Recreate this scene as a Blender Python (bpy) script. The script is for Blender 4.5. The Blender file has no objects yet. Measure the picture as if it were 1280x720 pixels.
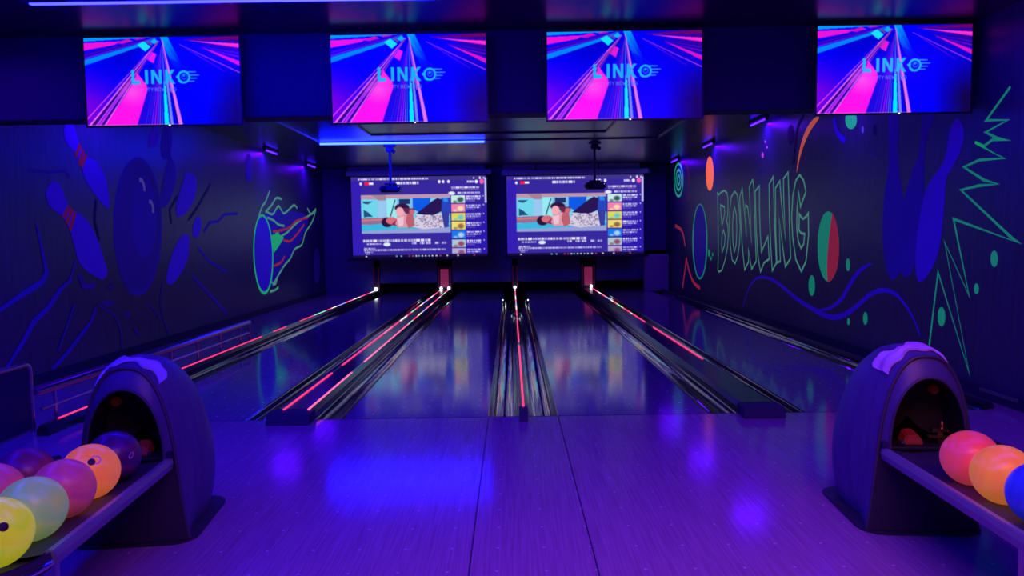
import bpy, bmesh, math, random
import numpy as np
from mathutils import Vector, Matrix
random.seed(7)
PI = math.pi
SC = bpy.context.scene
COL = SC.collection

# ------------------------------------------------------------------ camera
F = 924.0
CAMZ = 1.3
PITCH = math.atan(65.0 / F)
ROLL = 0.0148
fw = Vector((0, math.cos(PITCH), -math.sin(PITCH)))
r0 = Vector((1, 0, 0)); u0 = Vector((0, math.sin(PITCH), math.cos(PITCH)))
rv = r0 * math.cos(ROLL) - u0 * math.sin(ROLL)
upv = u0 * math.cos(ROLL) + r0 * math.sin(ROLL)
CAM = Vector((0, 0, CAMZ))
def ray(px, py): return fw * F + rv * (px - 640.0) + upv * (360.0 - py)
def on_x(px, py, X):
    d = ray(px, py); t = (X - CAM.x) / d.x; return CAM + d * t
def on_y(px, py, Y):
    d = ray(px, py); t = (Y - CAM.y) / d.y; return CAM + d * t
def on_z(px, py, Z):
    d = ray(px, py); t = (Z - CAM.z) / d.z; return CAM + d * t
cd = bpy.data.cameras.new('camera'); cam = bpy.data.objects.new('camera', cd); COL.objects.link(cam)
cd.sensor_width = 36.0; cd.lens = F / 1280.0 * 36.0; cd.clip_start = 0.02; cd.clip_end = 100
m3 = Matrix((rv, upv, -fw)).transposed()
cam.matrix_world = Matrix.Translation(CAM) @ m3.to_4x4()
SC.camera = cam
SC.view_settings.view_transform = 'Standard'; SC.view_settings.look = 'None'
SC.view_settings.gamma = 1; SC.view_settings.exposure = 0; SC.view_settings.use_curve_mapping = False
try:
    SC.cycles.use_denoising = True
    SC.cycles.max_bounces = 8; SC.cycles.sample_clamp_indirect = 6
    SC.cycles.caustics_reflective = False; SC.cycles.caustics_refractive = False
except Exception: pass
w = bpy.data.worlds.new('world'); SC.world = w; w.use_nodes = True
w.node_tree.nodes['Background'].inputs[0].default_value = (0.02, 0.004, 0.12, 1)
w.node_tree.nodes['Background'].inputs[1].default_value = 0.05

# --------------------------------------------------------------- materials
def lin(c):
    return tuple(((x / 255.0) / 12.92 if x / 255.0 <= .04045 else ((x / 255.0 + .055) / 1.055) ** 2.4) for x in c)
MATS = {}
def mat(name, col=(.5, .5, .5), rough=.5, metal=0.0, spec=.5, emit=None, es=0.0, coat=0.0):
    if name in MATS: return MATS[name]
    m = bpy.data.materials.new(name); m.use_nodes = True
    b = m.node_tree.nodes['Principled BSDF']
    b.inputs['Base Color'].default_value = (*col, 1); b.inputs['Roughness'].default_value = rough
    b.inputs['Metallic'].default_value = metal; b.inputs['Specular IOR Level'].default_value = spec
    b.inputs['Coat Weight'].default_value = coat
    if emit: b.inputs['Emission Color'].default_value = (*emit, 1); b.inputs['Emission Strength'].default_value = es
    MATS[name] = m
    return m
def N(m, t, **kw):
    n = m.node_tree.nodes.new(t)
    for k, v in kw.items(): setattr(n, k, v)
    return n
def L(m, a, b): m.node_tree.links.new(a, b)
def bsdf(m): return m.node_tree.nodes['Principled BSDF']
def noise_bump(m, scale=(1, 1, 1), nscale=8, strength=.1, dist=.01, detail=3):
    tc = N(m, 'ShaderNodeTexCoord'); mp = N(m, 'ShaderNodeMapping'); mp.inputs['Scale'].default_value = scale
    nz = N(m, 'ShaderNodeTexNoise'); nz.inputs['Scale'].default_value = nscale; nz.inputs['Detail'].default_value = detail
    bp = N(m, 'ShaderNodeBump'); bp.inputs['Strength'].default_value = strength; bp.inputs['Distance'].default_value = dist
    L(m, tc.outputs['Object'], mp.inputs['Vector']); L(m, mp.outputs['Vector'], nz.inputs['Vector'])
    L(m, nz.outputs['Fac'], bp.inputs['Height']); L(m, bp.outputs['Normal'], bsdf(m).inputs['Normal'])
    return nz
def noise_color(m, c1, c2, scale=(1, 1, 1), nscale=6, lo=.35, hi=.65, detail=4, distortion=0.0):
    tc = N(m, 'ShaderNodeTexCoord'); mp = N(m, 'ShaderNodeMapping'); mp.inputs['Scale'].default_value = scale
    nz = N(m, 'ShaderNodeTexNoise'); nz.inputs['Scale'].default_value = nscale; nz.inputs['Detail'].default_value = detail
    nz.inputs['Distortion'].default_value = distortion
    rp = N(m, 'ShaderNodeValToRGB'); e = rp.color_ramp.elements
    e[0].position = lo; e[0].color = (*c1, 1); e[1].position = hi; e[1].color = (*c2, 1)
    L(m, tc.outputs['Object'], mp.inputs['Vector']); L(m, mp.outputs['Vector'], nz.inputs['Vector'])
    L(m, nz.outputs['Fac'], rp.inputs['Fac']); L(m, rp.outputs['Color'], bsdf(m).inputs['Base Color'])
    return rp
def dots_over(m, base_out, x0, y0, sx, sy, rad, dotcol):
    """round pale dots mixed over the board colour, object XY grid"""
    tc = N(m, 'ShaderNodeTexCoord'); sp = N(m, 'ShaderNodeSeparateXYZ'); L(m, tc.outputs['Object'], sp.inputs[0])
    def frac(out, o, s):
        a = N(m, 'ShaderNodeMath', operation='SUBTRACT'); a.inputs[1].default_value = o - s / 2; L(m, out, a.inputs[0])
        b = N(m, 'ShaderNodeMath', operation='FLOORED_MODULO'); b.inputs[1].default_value = s; L(m, a.outputs[0], b.inputs[0])
        c = N(m, 'ShaderNodeMath', operation='SUBTRACT'); c.inputs[1].default_value = s / 2; L(m, b.outputs[0], c.inputs[0])
        d = N(m, 'ShaderNodeMath', operation='MULTIPLY'); L(m, c.outputs[0], d.inputs[0]); L(m, c.outputs[0], d.inputs[1])
        return d.outputs[0]
    ad = N(m, 'ShaderNodeMath', operation='ADD'); L(m, frac(sp.outputs['X'], x0, sx), ad.inputs[0]); L(m, frac(sp.outputs['Y'], y0, sy), ad.inputs[1])
    lt = N(m, 'ShaderNodeMath', operation='LESS_THAN'); lt.inputs[1].default_value = rad * rad; L(m, ad.outputs[0], lt.inputs[0])
    mx = N(m, 'ShaderNodeMix', data_type='RGBA'); L(m, lt.outputs[0], mx.inputs[0])
    L(m, base_out, mx.inputs[6]); mx.inputs[7].default_value = (*dotcol, 1)
    L(m, mx.outputs[2], bsdf(m).inputs['Base Color'])

def attr_emit(name, strength=1.0, rough=.3, spec=.3):
    m = mat(name, (.004, .004, .006), rough, spec=spec)
    a = N(m, 'ShaderNodeAttribute'); a.attribute_name = 'Col'
    L(m, a.outputs['Color'], bsdf(m).inputs['Emission Color']); bsdf(m).inputs['Emission Strength'].default_value = strength
    return m

M = {}
m = M['approach'] = mat('approach_boards', rough=.13, spec=.5)
rp = noise_color(m, (.31, .15, .29), (.45, .23, .41), (45, 1.1, 1), 2.2, .3, .7, 6)
dots_over(m, rp.outputs['Color'], .504, 4.31, .193, .217, .0065, (.62, .5, .62))
noise_bump(m, (30, 1, 1), 2, .03, .004)
m = M['lane'] = mat('lane_boards', rough=.10, spec=.5)
rp = noise_color(m, (.19, .10, .27), (.25, .14, .34), (30, .6, 1), 2.0, .3, .7, 5)
dots_over(m, rp.outputs['Color'], .504, 4.31, .193, .217, .008, (.85, .75, .9))
noise_bump(m, (2.2, .7, 1), 3, .015, .004, 2)
m = M['wall'] = mat('dark_wall_paint', rough=.38, spec=.5)
noise_color(m, (.034, .014, .10), (.060, .028, .15), (1, 9, .8), 3, .3, .7, 5)
noise_bump(m, (1, 14, .7), 5, .12, .01)
m = M['ceiling'] = mat('black_ceiling_panel', (.026, .016, .055), .30, spec=.5)
noise_bump(m, (1.0, 6, 1), 2.2, .12, .01, 4)
m = M['beam'] = mat('black_beam_paint', (.035, .02, .075), .55, spec=.3); noise_bump(m, (1, 1, 1), 6, .05, .01)
m = M['black'] = mat('black_matte', (.03, .018, .075), .6, spec=.3); noise_bump(m, (1, 1, 1), 20, .03, .005)
m = M['rearwall'] = mat('rear_wall_paint', (.03, .025, .04), .7); noise_bump(m, (1, 1, 1), 8, .05, .01)
m = M['gutter'] = mat('gutter_black_gloss', (.012, .012, .018), .10, spec=.8, coat=.6); noise_bump(m, (5, .9, 5), 2.4, .22, .02, 2)
m = M['capping'] = mat('capping_black_gloss', (.015, .018, .022), .18, spec=.6); noise_bump(m, (3, .5, 3), 3, .06, .01, 2)
m = M['chan'] = mat('grey_light_channel', (.34, .33, .36), .35, .6)
m = M['steel'] = mat('brushed_steel', (.55, .55, .6), .28, 1.0); noise_bump(m, (1, 1, 1), 30, .03, .002)
m = M['chrome'] = mat('chrome', (.8, .8, .85), .12, 1.0); noise_bump(m, (1, 1, 1), 10, .01, .002)
m = M['hood'] = mat('hood_grey_plastic', rough=.48, spec=.4); noise_color(m, (.08, .065, .18), (.11, .09, .23), (14, 14, .8), 2, .3, .7, 4); noise_bump(m, (18, 18, .8), 2, .08, .006)
m = M['hoodface'] = mat('hood_face_plastic', (.08, .06, .17), .42, spec=.5); noise_bump(m, (1, 1, 1), 30, .02, .004)
m = M['hoodlow'] = mat('hood_lower_panel', (.035, .033, .045), .5); noise_bump(m, (1, 1, 1), 60, .06, .003)
m = M['trim'] = mat('hood_edge_rubber', (.06, .05, .09), .45); noise_bump(m, (1, 1, 1), 40, .02, .003)
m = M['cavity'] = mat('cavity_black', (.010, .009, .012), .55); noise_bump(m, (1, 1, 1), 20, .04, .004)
m = M['rail'] = mat('rack_rail_grey', (.30, .30, .36), .35, .35); noise_bump(m, (40, 1, 40), 3, .02, .002)
m = M['bed'] = mat('rack_bed_black', (.035, .032, .05), .45); noise_bump(m, (1, 1, 1), 50, .05, .003)
m = M['red'] = mat('red_plastic', (.36, .03, .03), .5, emit=(.5, .03, .03), es=.02); noise_bump(m, (1, 1, 1), 40, .03, .003)
m = M['brass'] = mat('brass_fitting', (.7, .45, .15), .3, 1.0); noise_bump(m, (1, 1, 1), 40, .05, .003)
m = M['proj'] = mat('projector_plastic', (.16, .16, .2), .45); noise_bump(m, (1, 1, 1), 60, .03, .003)
m = M['tvframe'] = mat('tv_frame_black', (.01, .01, .014), .3); noise_bump(m, (1, 1, 1), 60, .01, .002)
m = M['fabric'] = mat('screen_fabric', (.7, .7, .74), .9); noise_bump(m, (1, 1, 1), 200, .02, .001)
m = M['case'] = mat('screen_case', (.62, .58, .66), .45); noise_bump(m, (1, 1, 1), 40, .02, .002)
m = M['board'] = mat('brown_board', rough=.5); noise_color(m, (.58, .34, .30), (.74, .46, .40), (1, 1, 9), 3)
m = M['post'] = mat('pale_side_panel', (.42, .40, .46), .6); noise_bump(m, (1, 1, 1), 15, .03, .004)
m = M['pinkglow'] = mat('post_glow', (.3, .05, .1), .5, emit=(1, .07, .25), es=.16); noise_bump(m, (1, 1, 1), 30, .02, .002)  # red light falling on the post faces, set in as emission
m = M['whiteled'] = mat('white_led', (.8, .8, .8), .4, emit=(.75, .95, 1), es=3.0)
m = M['blueled'] = mat('blue_led_tube', (.5, .5, .6), .4, emit=(.0009, .0010, 1), es=205)
m = M['blueledfar'] = mat('blue_led_tube_far', (.5, .5, .6), .4, emit=(.0016, .0044, 1), es=150)
m = M['uvtube'] = mat('violet_tube', (.5, .4, .6), .4, emit=(.035, .004, 1), es=9)
m = M['towel'] = mat('pale_towel', (.55, .50, .90), .95, spec=.1); noise_bump(m, (1, 1, 1), 120, .4, .004)
m = M['towelpink'] = mat('pink_towel', rough=.95, spec=.1); noise_color(m, (.75, .38, .68), (.8, .66, .82), (1, 5, 5), 3); noise_bump(m, (1, 1, 1), 120, .4, .004)
M['tvpic'] = attr_emit('tv_picture', 1.0, .22, .35)
M['projpic'] = attr_emit('projected_picture', 1.0, .9, .05)
M['ledcol'] = attr_emit('running_led', 1.0, .4, .1)
def paint(name, col, e, es):   # fluorescent wall paint
    m = M[name] = mat(name, col, .6, spec=.3, emit=e, es=es); noise_bump(m, (1, 1, 1), 12, .05, .004)
paint('paint_blue', (.06, .03, .80), (.03, .0, .5), .22)
paint('paint_deepblue', (.05, .02, .50), (.02, .0, .4), .12)
paint('paint_violet', (.09, .04, .42), (.03, .0, .3), .05)
paint('paint_dark', (.02, .012, .10), None, 0)
paint('paint_green', (.05, .7, .10), (.01, .55, .20), .5)
paint('paint_teal', (.05, .45, .10), (.012, .45, .28), .33)
paint('paint_line', (.1, .6, .14), (.10, .42, .26), .45)
paint('paint_orange', (.9, .25, .08), (1, .17, .04), .38)
paint('paint_hotorange', (.9, .25, .08), (1, .15, .02), .85)
paint('paint_red', (.7, .08, .1), (.8, .04, .06), .22)
paint('paint_dimred', (.5, .05, .08), (.6, .02, .05), .08)
paint('paint_pink', (.8, .2, .5), (.9, .12, .4), .4)
paint('paint_white', (.5, .5, .6), (.25, .25, .4), .12)

# ------------------------------------------------------------- mesh helper
class MB:
    def __init__(s): s.v = []; s.f = []; s.mi = []; s.cur = 0
    def add(s, vs, fs):
        b = len(s.v); s.v += [tuple(p) for p in vs]; s.f += [tuple(i + b for i in f) for f in fs]; s.mi += [s.cur] * len(fs); return s
    def box(s, a, b):
        (x0, y0, z0), (x1, y1, z1) = a, b
        return s.add([(x0, y0, z0), (x1, y0, z0), (x1, y1, z0), (x0, y1, z0), (x0, y0, z1), (x1, y0, z1), (x1, y1, z1), (x0, y1, z1)],
                     [(0, 3, 2, 1), (4, 5, 6, 7), (0, 1, 5, 4), (1, 2, 6, 5), (2, 3, 7, 6), (3, 0, 4, 7)])
    def cbox(s, c, d): return s.box([c[i] - d[i] / 2 for i in range(3)], [c[i] + d[i] / 2 for i in range(3)])
    def tube(s, pts, r, n=12, cap=True):
        pts = [Vector(p) for p in pts]; rings = []; prev = None
        for i, p in enumerate(pts):
            t = (pts[min(i + 1, len(pts) - 1)] - pts[max(i - 1, 0)]).normalized()
            if prev is None:
                a = Vector((0, 0, 1)) if abs(t.z) < .9 else Vector((1, 0, 0)); x = t.cross(a).normalized()
            else: x = (prev - t * prev.dot(t)).normalized()
            prev = x; y = t.cross(x); rr = r[i] if isinstance(r, (list, tuple)) else r
            rings.append([p + x * math.cos(2 * PI * k / n) * rr + y * math.sin(2 * PI * k / n) * rr for k in range(n)])
        return s.loft(rings, closed=True, cap=cap)
    def loft(s, rings, closed=False, cap=False):
        n = len(rings[0]); vs = [p for r in rings for p in r]; fs = []
        for i in range(len(rings) - 1):
            for k in range(n if closed else n - 1):
                k2 = (k + 1) % n; fs.append((i * n + k, i * n + k2, (i + 1) * n + k2, (i + 1) * n + k))
        if cap: fs.append(tuple(reversed(range(n)))); fs.append(tuple((len(rings) - 1) * n + k for k in range(n)))
        return s.add(vs, fs)
    def lathe(s, prof, c=(0, 0, 0), axis='z', n=24):
        rings = []
        for r, h in prof:
            ring = []
            for k in range(n):
                a = 2 * PI * k / n; p = (r * math.cos(a), r * math.sin(a), h)
                if axis == 'y': p = (p[0], p[2], p[1])
                if axis == 'x': p = (p[2], p[0], p[1])
                ring.append((p[0] + c[0], p[1] + c[1], p[2] + c[2]))
            rings.append(ring)
        return s.loft(rings, closed=True, cap=True)
    def poly(s, pts): return s.add(pts, [tuple(range(len(pts)))])
    def build(s, name, mats, parent=None, loc=(0, 0, 0), smooth=False, bevel=0, angle=40):
        me = bpy.data.meshes.new(name)
        vv = [(p[0] - loc[0], p[1] - loc[1], p[2] - loc[2]) for p in s.v]
        me.from_pydata(vv, [], s.f)
        if not isinstance(mats, (list, tuple)): mats = [mats]
        for mm in mats: me.materials.append(mm)
        me.polygons.foreach_set('material_index', s.mi)
        bm = bmesh.new(); bm.from_mesh(me)
        bmesh.ops.recalc_face_normals(bm, faces=bm.faces)
        if bevel:
            es = [e for e in bm.edges if len(e.link_faces) == 2 and e.calc_face_angle(0) > math.radians(angle)]
            bmesh.ops.bevel(bm, geom=es, offset=bevel, segments=2, affect='EDGES', clamp_overlap=True)
        bm.to_mesh(me); bm.free()
        if smooth:
            me.polygons.foreach_set('use_smooth', [True] * len(me.polygons))
            try: me.set_sharp_from_angle(angle=math.radians(angle))
            except Exception: pass
        me.update()
        o = bpy.data.objects.new(name, me); COL.objects.link(o)
        if parent: o.parent = parent
        else: o.location = loc
        return o
def tag(o, label=None, cat=None, group=None, kind=None):
    if label: o['label'] = label
    if cat: o['category'] = cat
    if group: o['group'] = group
    if kind: o['kind'] = kind
    return o
def thing(name, loc, label, cat, group=None, rz=0):
    o = bpy.data.objects.new(name, None); COL.objects.link(o); o.location = loc; o.rotation_euler = (0, 0, rz)
    o.empty_display_size = .1
    return tag(o, label, cat, group)
def copy_tree(o, parent=None):
    c = o.copy(); COL.objects.link(c)
    if parent: c.parent = parent
    for ch in list(o.children): copy_tree(ch, c)
    return c
def struct(name, mb, m, **kw): return tag(mb.build(name, m, **kw), kind='structure')
def catmull(p, k=6):
    out = []; n = len(p)
    for i in range(n - 1):
        a, b, c, d = p[max(i - 1, 0)], p[i], p[i + 1], p[min(i + 2, n - 1)]
        for j in range(k):
            t = j / k
            out.append(tuple(.5 * (2 * b[q] + (c[q] - a[q]) * t + (2 * a[q] - 5 * b[q] + 4 * c[q] - d[q]) * t * t + (3 * b[q] - a[q] - 3 * c[q] + d[q]) * t ** 3) for q in range(len(b))))
    out.append(tuple(p[-1])); return out

# -------------------------------------------------------------- room shell
XL, XR, YE, YF, YB, CZ = -4.38, 3.62, 5.26, 17.35, -5.0, 2.90
G = dict(l0=(-2.92, -1.945), l1=(-1.236, -.188), l2=(.3225, 1.40), l3=(2.105, 3.17))
b = MB()
b.box((XL, YB, -.3), (XR, YE, 0)); b.box((XL, YE, -.3), (-3.22, YF + 1.2, 0)); b.box((3.44, YE, -.3), (XR, YF + 1.2, 0))
b.box((-3.22, YE, -.3), (3.44, YF + 1.2, -.12))
struct('floor', b, M['approach'])
struct('ceiling', MB().box((XL - .15, YB, CZ), (XR + .15, YF + 1.2, CZ + .1)), M['ceiling'])
struct('wall_left', MB().box((XL - .15, YB, -.3), (XL, YF + 1.2, CZ)), M['wall'])
struct('wall_right', MB().box((XR, YB, -.3), (XR + .15, YF + 1.2, CZ)), M['wall'])
struct('wall_back', MB().box((XL - .15, YF + 1.2, -.3), (XR + .15, YF + 1.35, CZ + .1)), M['black'])
struct('wall_rear', MB().box((XL - .15, YB - .15, -.3), (XR + .15, YB, CZ + .1)), M['rearwall'])
# masking wall around the two projection screens, over the pin pit
mk = MB(); mk.box((XL, YF, .92), (XR, YF + .08, CZ)); mk.box((XL, YF, 0), (-3.24, YF + .08, .92))
M['mask'] = m = mat('dark_masking_cloth', (.13, .10, .30), .85, spec=.2); noise_bump(m, (1, 1, 1), 40, .05, .004)
struct('wall_masking', mk, M['mask'])
struct('trim_1', MB().box((XL, 5.88, 2.26), (XR, 6.12, CZ)), M['beam'], bevel=.004)
# black seams between approach sections
for i, x in enumerate((-.183, .318)):
    struct('trim_%d' % (i + 2), MB().box((x - .003, .3, .0002), (x + .003, YE, .0012)), M['black'])
struct('trim_4', MB().box((-3.2, YE - .008, .0002), (3.42, YE, .0014)), M['black'])
bs = MB(); bs.box((XR - .02, YB, 0), (XR, YF, .09)); struct('baseboard_right', bs, M['black'], bevel=.004)
struct('baseboard_left', MB().box((XL, YB, 0), (XL + .02, YF, .09)), M['black'], bevel=.004)
struct('trim_5', MB().box((XR - .032, 5.20, .060), (XR - .02, 5.62, .085)), M['chan'])

# ------------------------------------------------------------------- lanes
lab = ['glossy bowling lane nearest the left mural wall', 'glossy bowling lane between the double red lit divider and the middle divider',
       'glossy bowling lane just right of the middle divider', 'glossy bowling lane nearest the right mural wall']
for (x0, x1), l in zip(G.values(), lab):
    o = MB().box((x0, YE + .001, -.1), (x1, YF + .9, 0)).build('bowling_lane', M['lane'], bevel=.003)
    tag(o, l, 'bowling lane', 'bowling lanes')

# ----------------------------------------------- gutters, dividers and LEDs
def gutter(x0, x1, y0, y1, parent, loc):
    r = MB(); prof = []; c = (x0 + x1) / 2; w = (x1 - x0) / 2 - .006
    prof.append((x0, -.001)); 
    for k in range(15):
        a = PI - PI * k / 14; prof.append((c + w * math.cos(a), -.004 - .085 * math.sin(a)))
    prof.append((x1, -.001)); n = 40
    r.loft([[(x, y0 + (y1 - y0) * i / n, z) for x, z in prof] for i in range(n + 1)])
    return r.build('gutter', M['gutter'], parent, loc, smooth=True, angle=60)
def led_strip(x, z, segs, parent, loc, wd=.015, h=.005):
    """running light line: list of (y0, y1, colour)"""
    mb = MB(); cols = []
    for y0, y1, c in segs:
        mb.box((x - wd / 2, y0, z), (x + wd / 2, y1, z + h)); cols += [c] * 8
    me = bpy.data.meshes.new('led_strip'); me.from_pydata([(p[0] - loc[0], p[1] - loc[1], p[2] - loc[2]) for p in mb.v], [], mb.f)
    ca = me.color_attributes.new('Col', 'FLOAT_COLOR', 'POINT')
    ca.data.foreach_set('color', np.array([(*c, 1) for c in cols], dtype=np.float32).ravel())
    me.materials.append(M['ledcol'])
    o = bpy.data.objects.new('led_strip', me); COL.objects.link(o); o.parent = parent; return o
RED = (1.6, .06, .26); HOT = (2.2, .22, .5); WHT = (1.8, 1.5, 1.5); BLU = (.5, .5, 1.8); GRN = (.4, 1.1, .6); OFF = (.012, .01, .03); GRY = (.05, .07, .16)
YEL = (1.8, 1.3, .8)
def far_mix(y0, y1, seed):
    rnd = random.Random(seed); segs = []; y = y0
    cs = [RED, WHT, RED, GRN, RED, YEL, BLU, HOT, WHT, HOT]
    i = seed
    while y < y1 - .05:
        d = min(rnd.uniform(.35, .8), y1 - y); segs.append((y, y + d, cs[i % len(cs)])); y += d; i += 1
    return segs
def end_lamp(p, parent, loc, r=.035, m=None):
    mb = MB(); mb.lathe([(.001, -r)] + [(r * math.sin(a), -r * math.cos(a)) for a in [PI * k / 8 for k in range(1, 8)]] + [(.001, r)], p, 'z', 12)
    o = mb.build('end_lamp', m or M['whiteled'], parent, loc, smooth=True); o['label'] = 'white glowing lamp at the far end'; return o
def capping(x0, x1, y0, y1, z, parent, loc):
    mb = MB(); c = (x0 + x1) / 2; pr = [(x0, -.02), (x0, z * .55), (x0 + min(.03, (x1 - x0) * .3), z), (x1 - min(.03, (x1 - x0) * .3), z), (x1, z * .55), (x1, -.02)]
    mb.loft([[(x, y0, zz) for x, zz in pr], [(x, y1, zz) for x, zz in pr]], cap=False)
    mb.poly([(x, y0, zz) for x, zz in pr]); mb.poly([(x, y1, zz) for x, zz in pr])
    return mb.build('capping', M['capping'], parent, loc)
def end_block(x0, x1, y0, y1, z, parent, loc):
    mb = MB(); pr = [(y0, 0.001), (y0 + .03, z), (y1, z), (y1, .001)]
    mb.loft([[(x0, y, zz) for y, zz in pr], [(x1, y, zz) for y, zz in pr]], closed=True, cap=True)
    return mb.build('end_block', M['black'], parent, loc, bevel=.004)
CH = .075
def divider(xs, label, leds, blk):
    x0, c0, c1, x1 = xs; loc = ((c0 + c1) / 2, YE, 0)
    t = thing('lane_divider', loc, label, 'lane divider', 'lane dividers')
    gutter(x0, c0, YE, YF - .036, t, loc); gutter(c1, x1, YE, YF - .036, t, loc)
    capping(c0, c1, YE + .02, YF - .036, CH, t, loc)
    end_block(c0 - .005, c1 + .005, YE - .17, YE + .019, CH - .002, t, loc) if blk else None
    for x, segs, lamp in leds:
        led_strip(x, CH + .001, segs, t, loc)
        if lamp: end_lamp((x, YF - .12, CH + .03), t, loc)
    return t
Ym = 11.0
divider((-1.945, -1.735, -1.44, -1.236), 'black double-gutter lane divider carrying two parallel red light lines',
    [(-1.655, [(YE - .02, 6.68, RED), (6.68, 7.07, OFF), (7.07, 9.4, RED), (9.4, 10.1, HOT)] + far_mix(10.1, YF - .1, 0), True),
     (-1.475, [(YE - .02, 6.68, HOT), (6.68, 7.24, GRY), (7.24, 10.4, HOT)] + far_mix(10.4, YF - .1, 3), True)], True)
divider((-.188, .043, .095, .3225), 'black middle lane divider with one narrow red light line on its ridge',
    [(.069, [(YE - .02, 8.2, RED), (8.2, 8.45, GRY), (8.45, 11.0, RED), (11, 11.3, GRY), (11.3, 12.2, RED)] + far_mix(12.2, YF - .1, 5), True)], True)
divider((1.40, 1.62, 1.90, 2.105), 'black broad lane divider with a single red light line along its right edge',
    [(1.85, [(7.15, 9.66, RED), (9.66, 10.2, OFF), (10.2, 11.3, RED), (11.3, 11.5, GRN)] + far_mix(11.5, YF - .1, 2), True)], True)
loc = (-3.1, YE, 0)
t = thing('outer_gutter', loc, 'black outer gutter along the left mural wall with a red light line', 'gutter', 'outer gutters')
gutter(-3.14, -2.92, YE, YF - .036, t, loc); capping(-3.22, -3.14, YE - .35, YF - .036, CH, t, loc)
led_strip(-3.18, CH + .001, [(YE - .17, 9.3, RED), (9.3, 9.75, GRY), (9.75, 10.3, RED), (10.3, 11.0, GRY)] + far_mix(11.0, YF - .1, 2), t, loc); end_lamp((-3.18, YF - .12, CH + .03), t, loc, .045)
loc = (3.32, YE, 0)
t = thing('outer_gutter', loc, 'unlit black outer gutter at the foot of the right mural wall', 'gutter', 'outer gutters')
gutter(3.17, 3.40, YE, 16.86, t, loc); capping(3.40, 3.48, YE + .02, 16.86, .05, t, loc)
# tiny sensor lamps beside the middle divider, far down the lane
for px, side in ((628.5, 'left'), (660.0, 'right')):
    p = on_z(px, 375.5, .03); p.z = 0
    t = thing('lane_sensor', p, 'tiny white sensor lamp on the %s edge of the middle divider' % side, 'sensor', 'lane edge sensors')
    MB().box((p.x - .014, p.y - .02, 0), (p.x + .014, p.y + .02, .05)).build('sensor_body', M['black'], t, p, bevel=.003)
    end_lamp((p.x, p.y - .022, .04), t, p, .013).name = 'lamp'

# --------------------------------------------------------------- pin end
px_posts = [-3.18, -1.58, .073, 1.795]
plab = ['dim red lit divider post at the far end beside the left outer gutter', 'pink lit divider post at the far end of the double red light lines',
        'dim divider post at the far end of the middle red light line', 'pink lit divider post at the far end of the right red light line']
for i, x in enumerate(px_posts):
    t = thing('divider_post', (x, YF, 0), plab[i], 'post', 'divider posts at the pin end')
    hw = (.07, .17, .06, .17)[i]
    MB().box((x - hw, YF - .02, 0.001), (x + hw, YF + .3, .62)).build('post_body', M['black'], t, (x, YF, 0), bevel=.01)
    if i in (1, 3):
        MB().box((x - .095, YF - .032, .12), (x + .095, YF - .021, .55)).build('painted_glow', M['pinkglow'], t, (x, YF, 0), bevel=.003)  # glow added to the post face in place of red strip light
    for s in (-1, 1):
        MB().box((x + s * hw * .82 - .012, YF - .03, .1), (x + s * hw * .82 + .012, YF - .021, .6)).build('edge_strip', mat('dark_red_plastic', (.25, .02, .05), .5, emit=(.6, .02, .1), es=.03), t, (x, YF, 0))  # faint red glow set into the edge strips as well
for i, (x0, x1) in enumerate(((-3.10, -1.76), (-1.40, .005), (.14, 1.615), (1.975, 3.15))):
    t = thing('pit_curtain', ((x0 + x1) / 2, YF + .02, .2), ['black pit cover panel at the end of the lane along the left wall', 'black pit cover panel under the left projection screen',
        'black pit cover panel under the right projection screen', 'black pit cover panel at the end of the lane along the right wall'][i], 'panel', 'pit covers')
    l = ((x0 + x1) / 2, YF + .02, .2)
    MB().box((x0, YF + .01, .24), (x1, YF + .05, .92)).build('cover', M['mask'], t, l, bevel=.004)
    MB().box((x0 + .05, YF + .0, .225), (x1 - .05, YF + .05, .25)).build('bottom_rail', mat('dull_rail', (.12, .12, .16), .4, .3), t, l, bevel=.003)
p0 = on_y(806, 318, 16.9); p1 = on_y(836, 359, 16.9)
o = MB().box((p0.x, 16.88, .001), (min(p1.x, XR - .03), 17.08, p0.z)).build('side_panel', M['post'], loc=((p0.x + p1.x) / 2, 16.9, .1), bevel=.006)
tag(o, 'plain greyish panel closing the corner by the right wall below the screens', 'panel')

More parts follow.
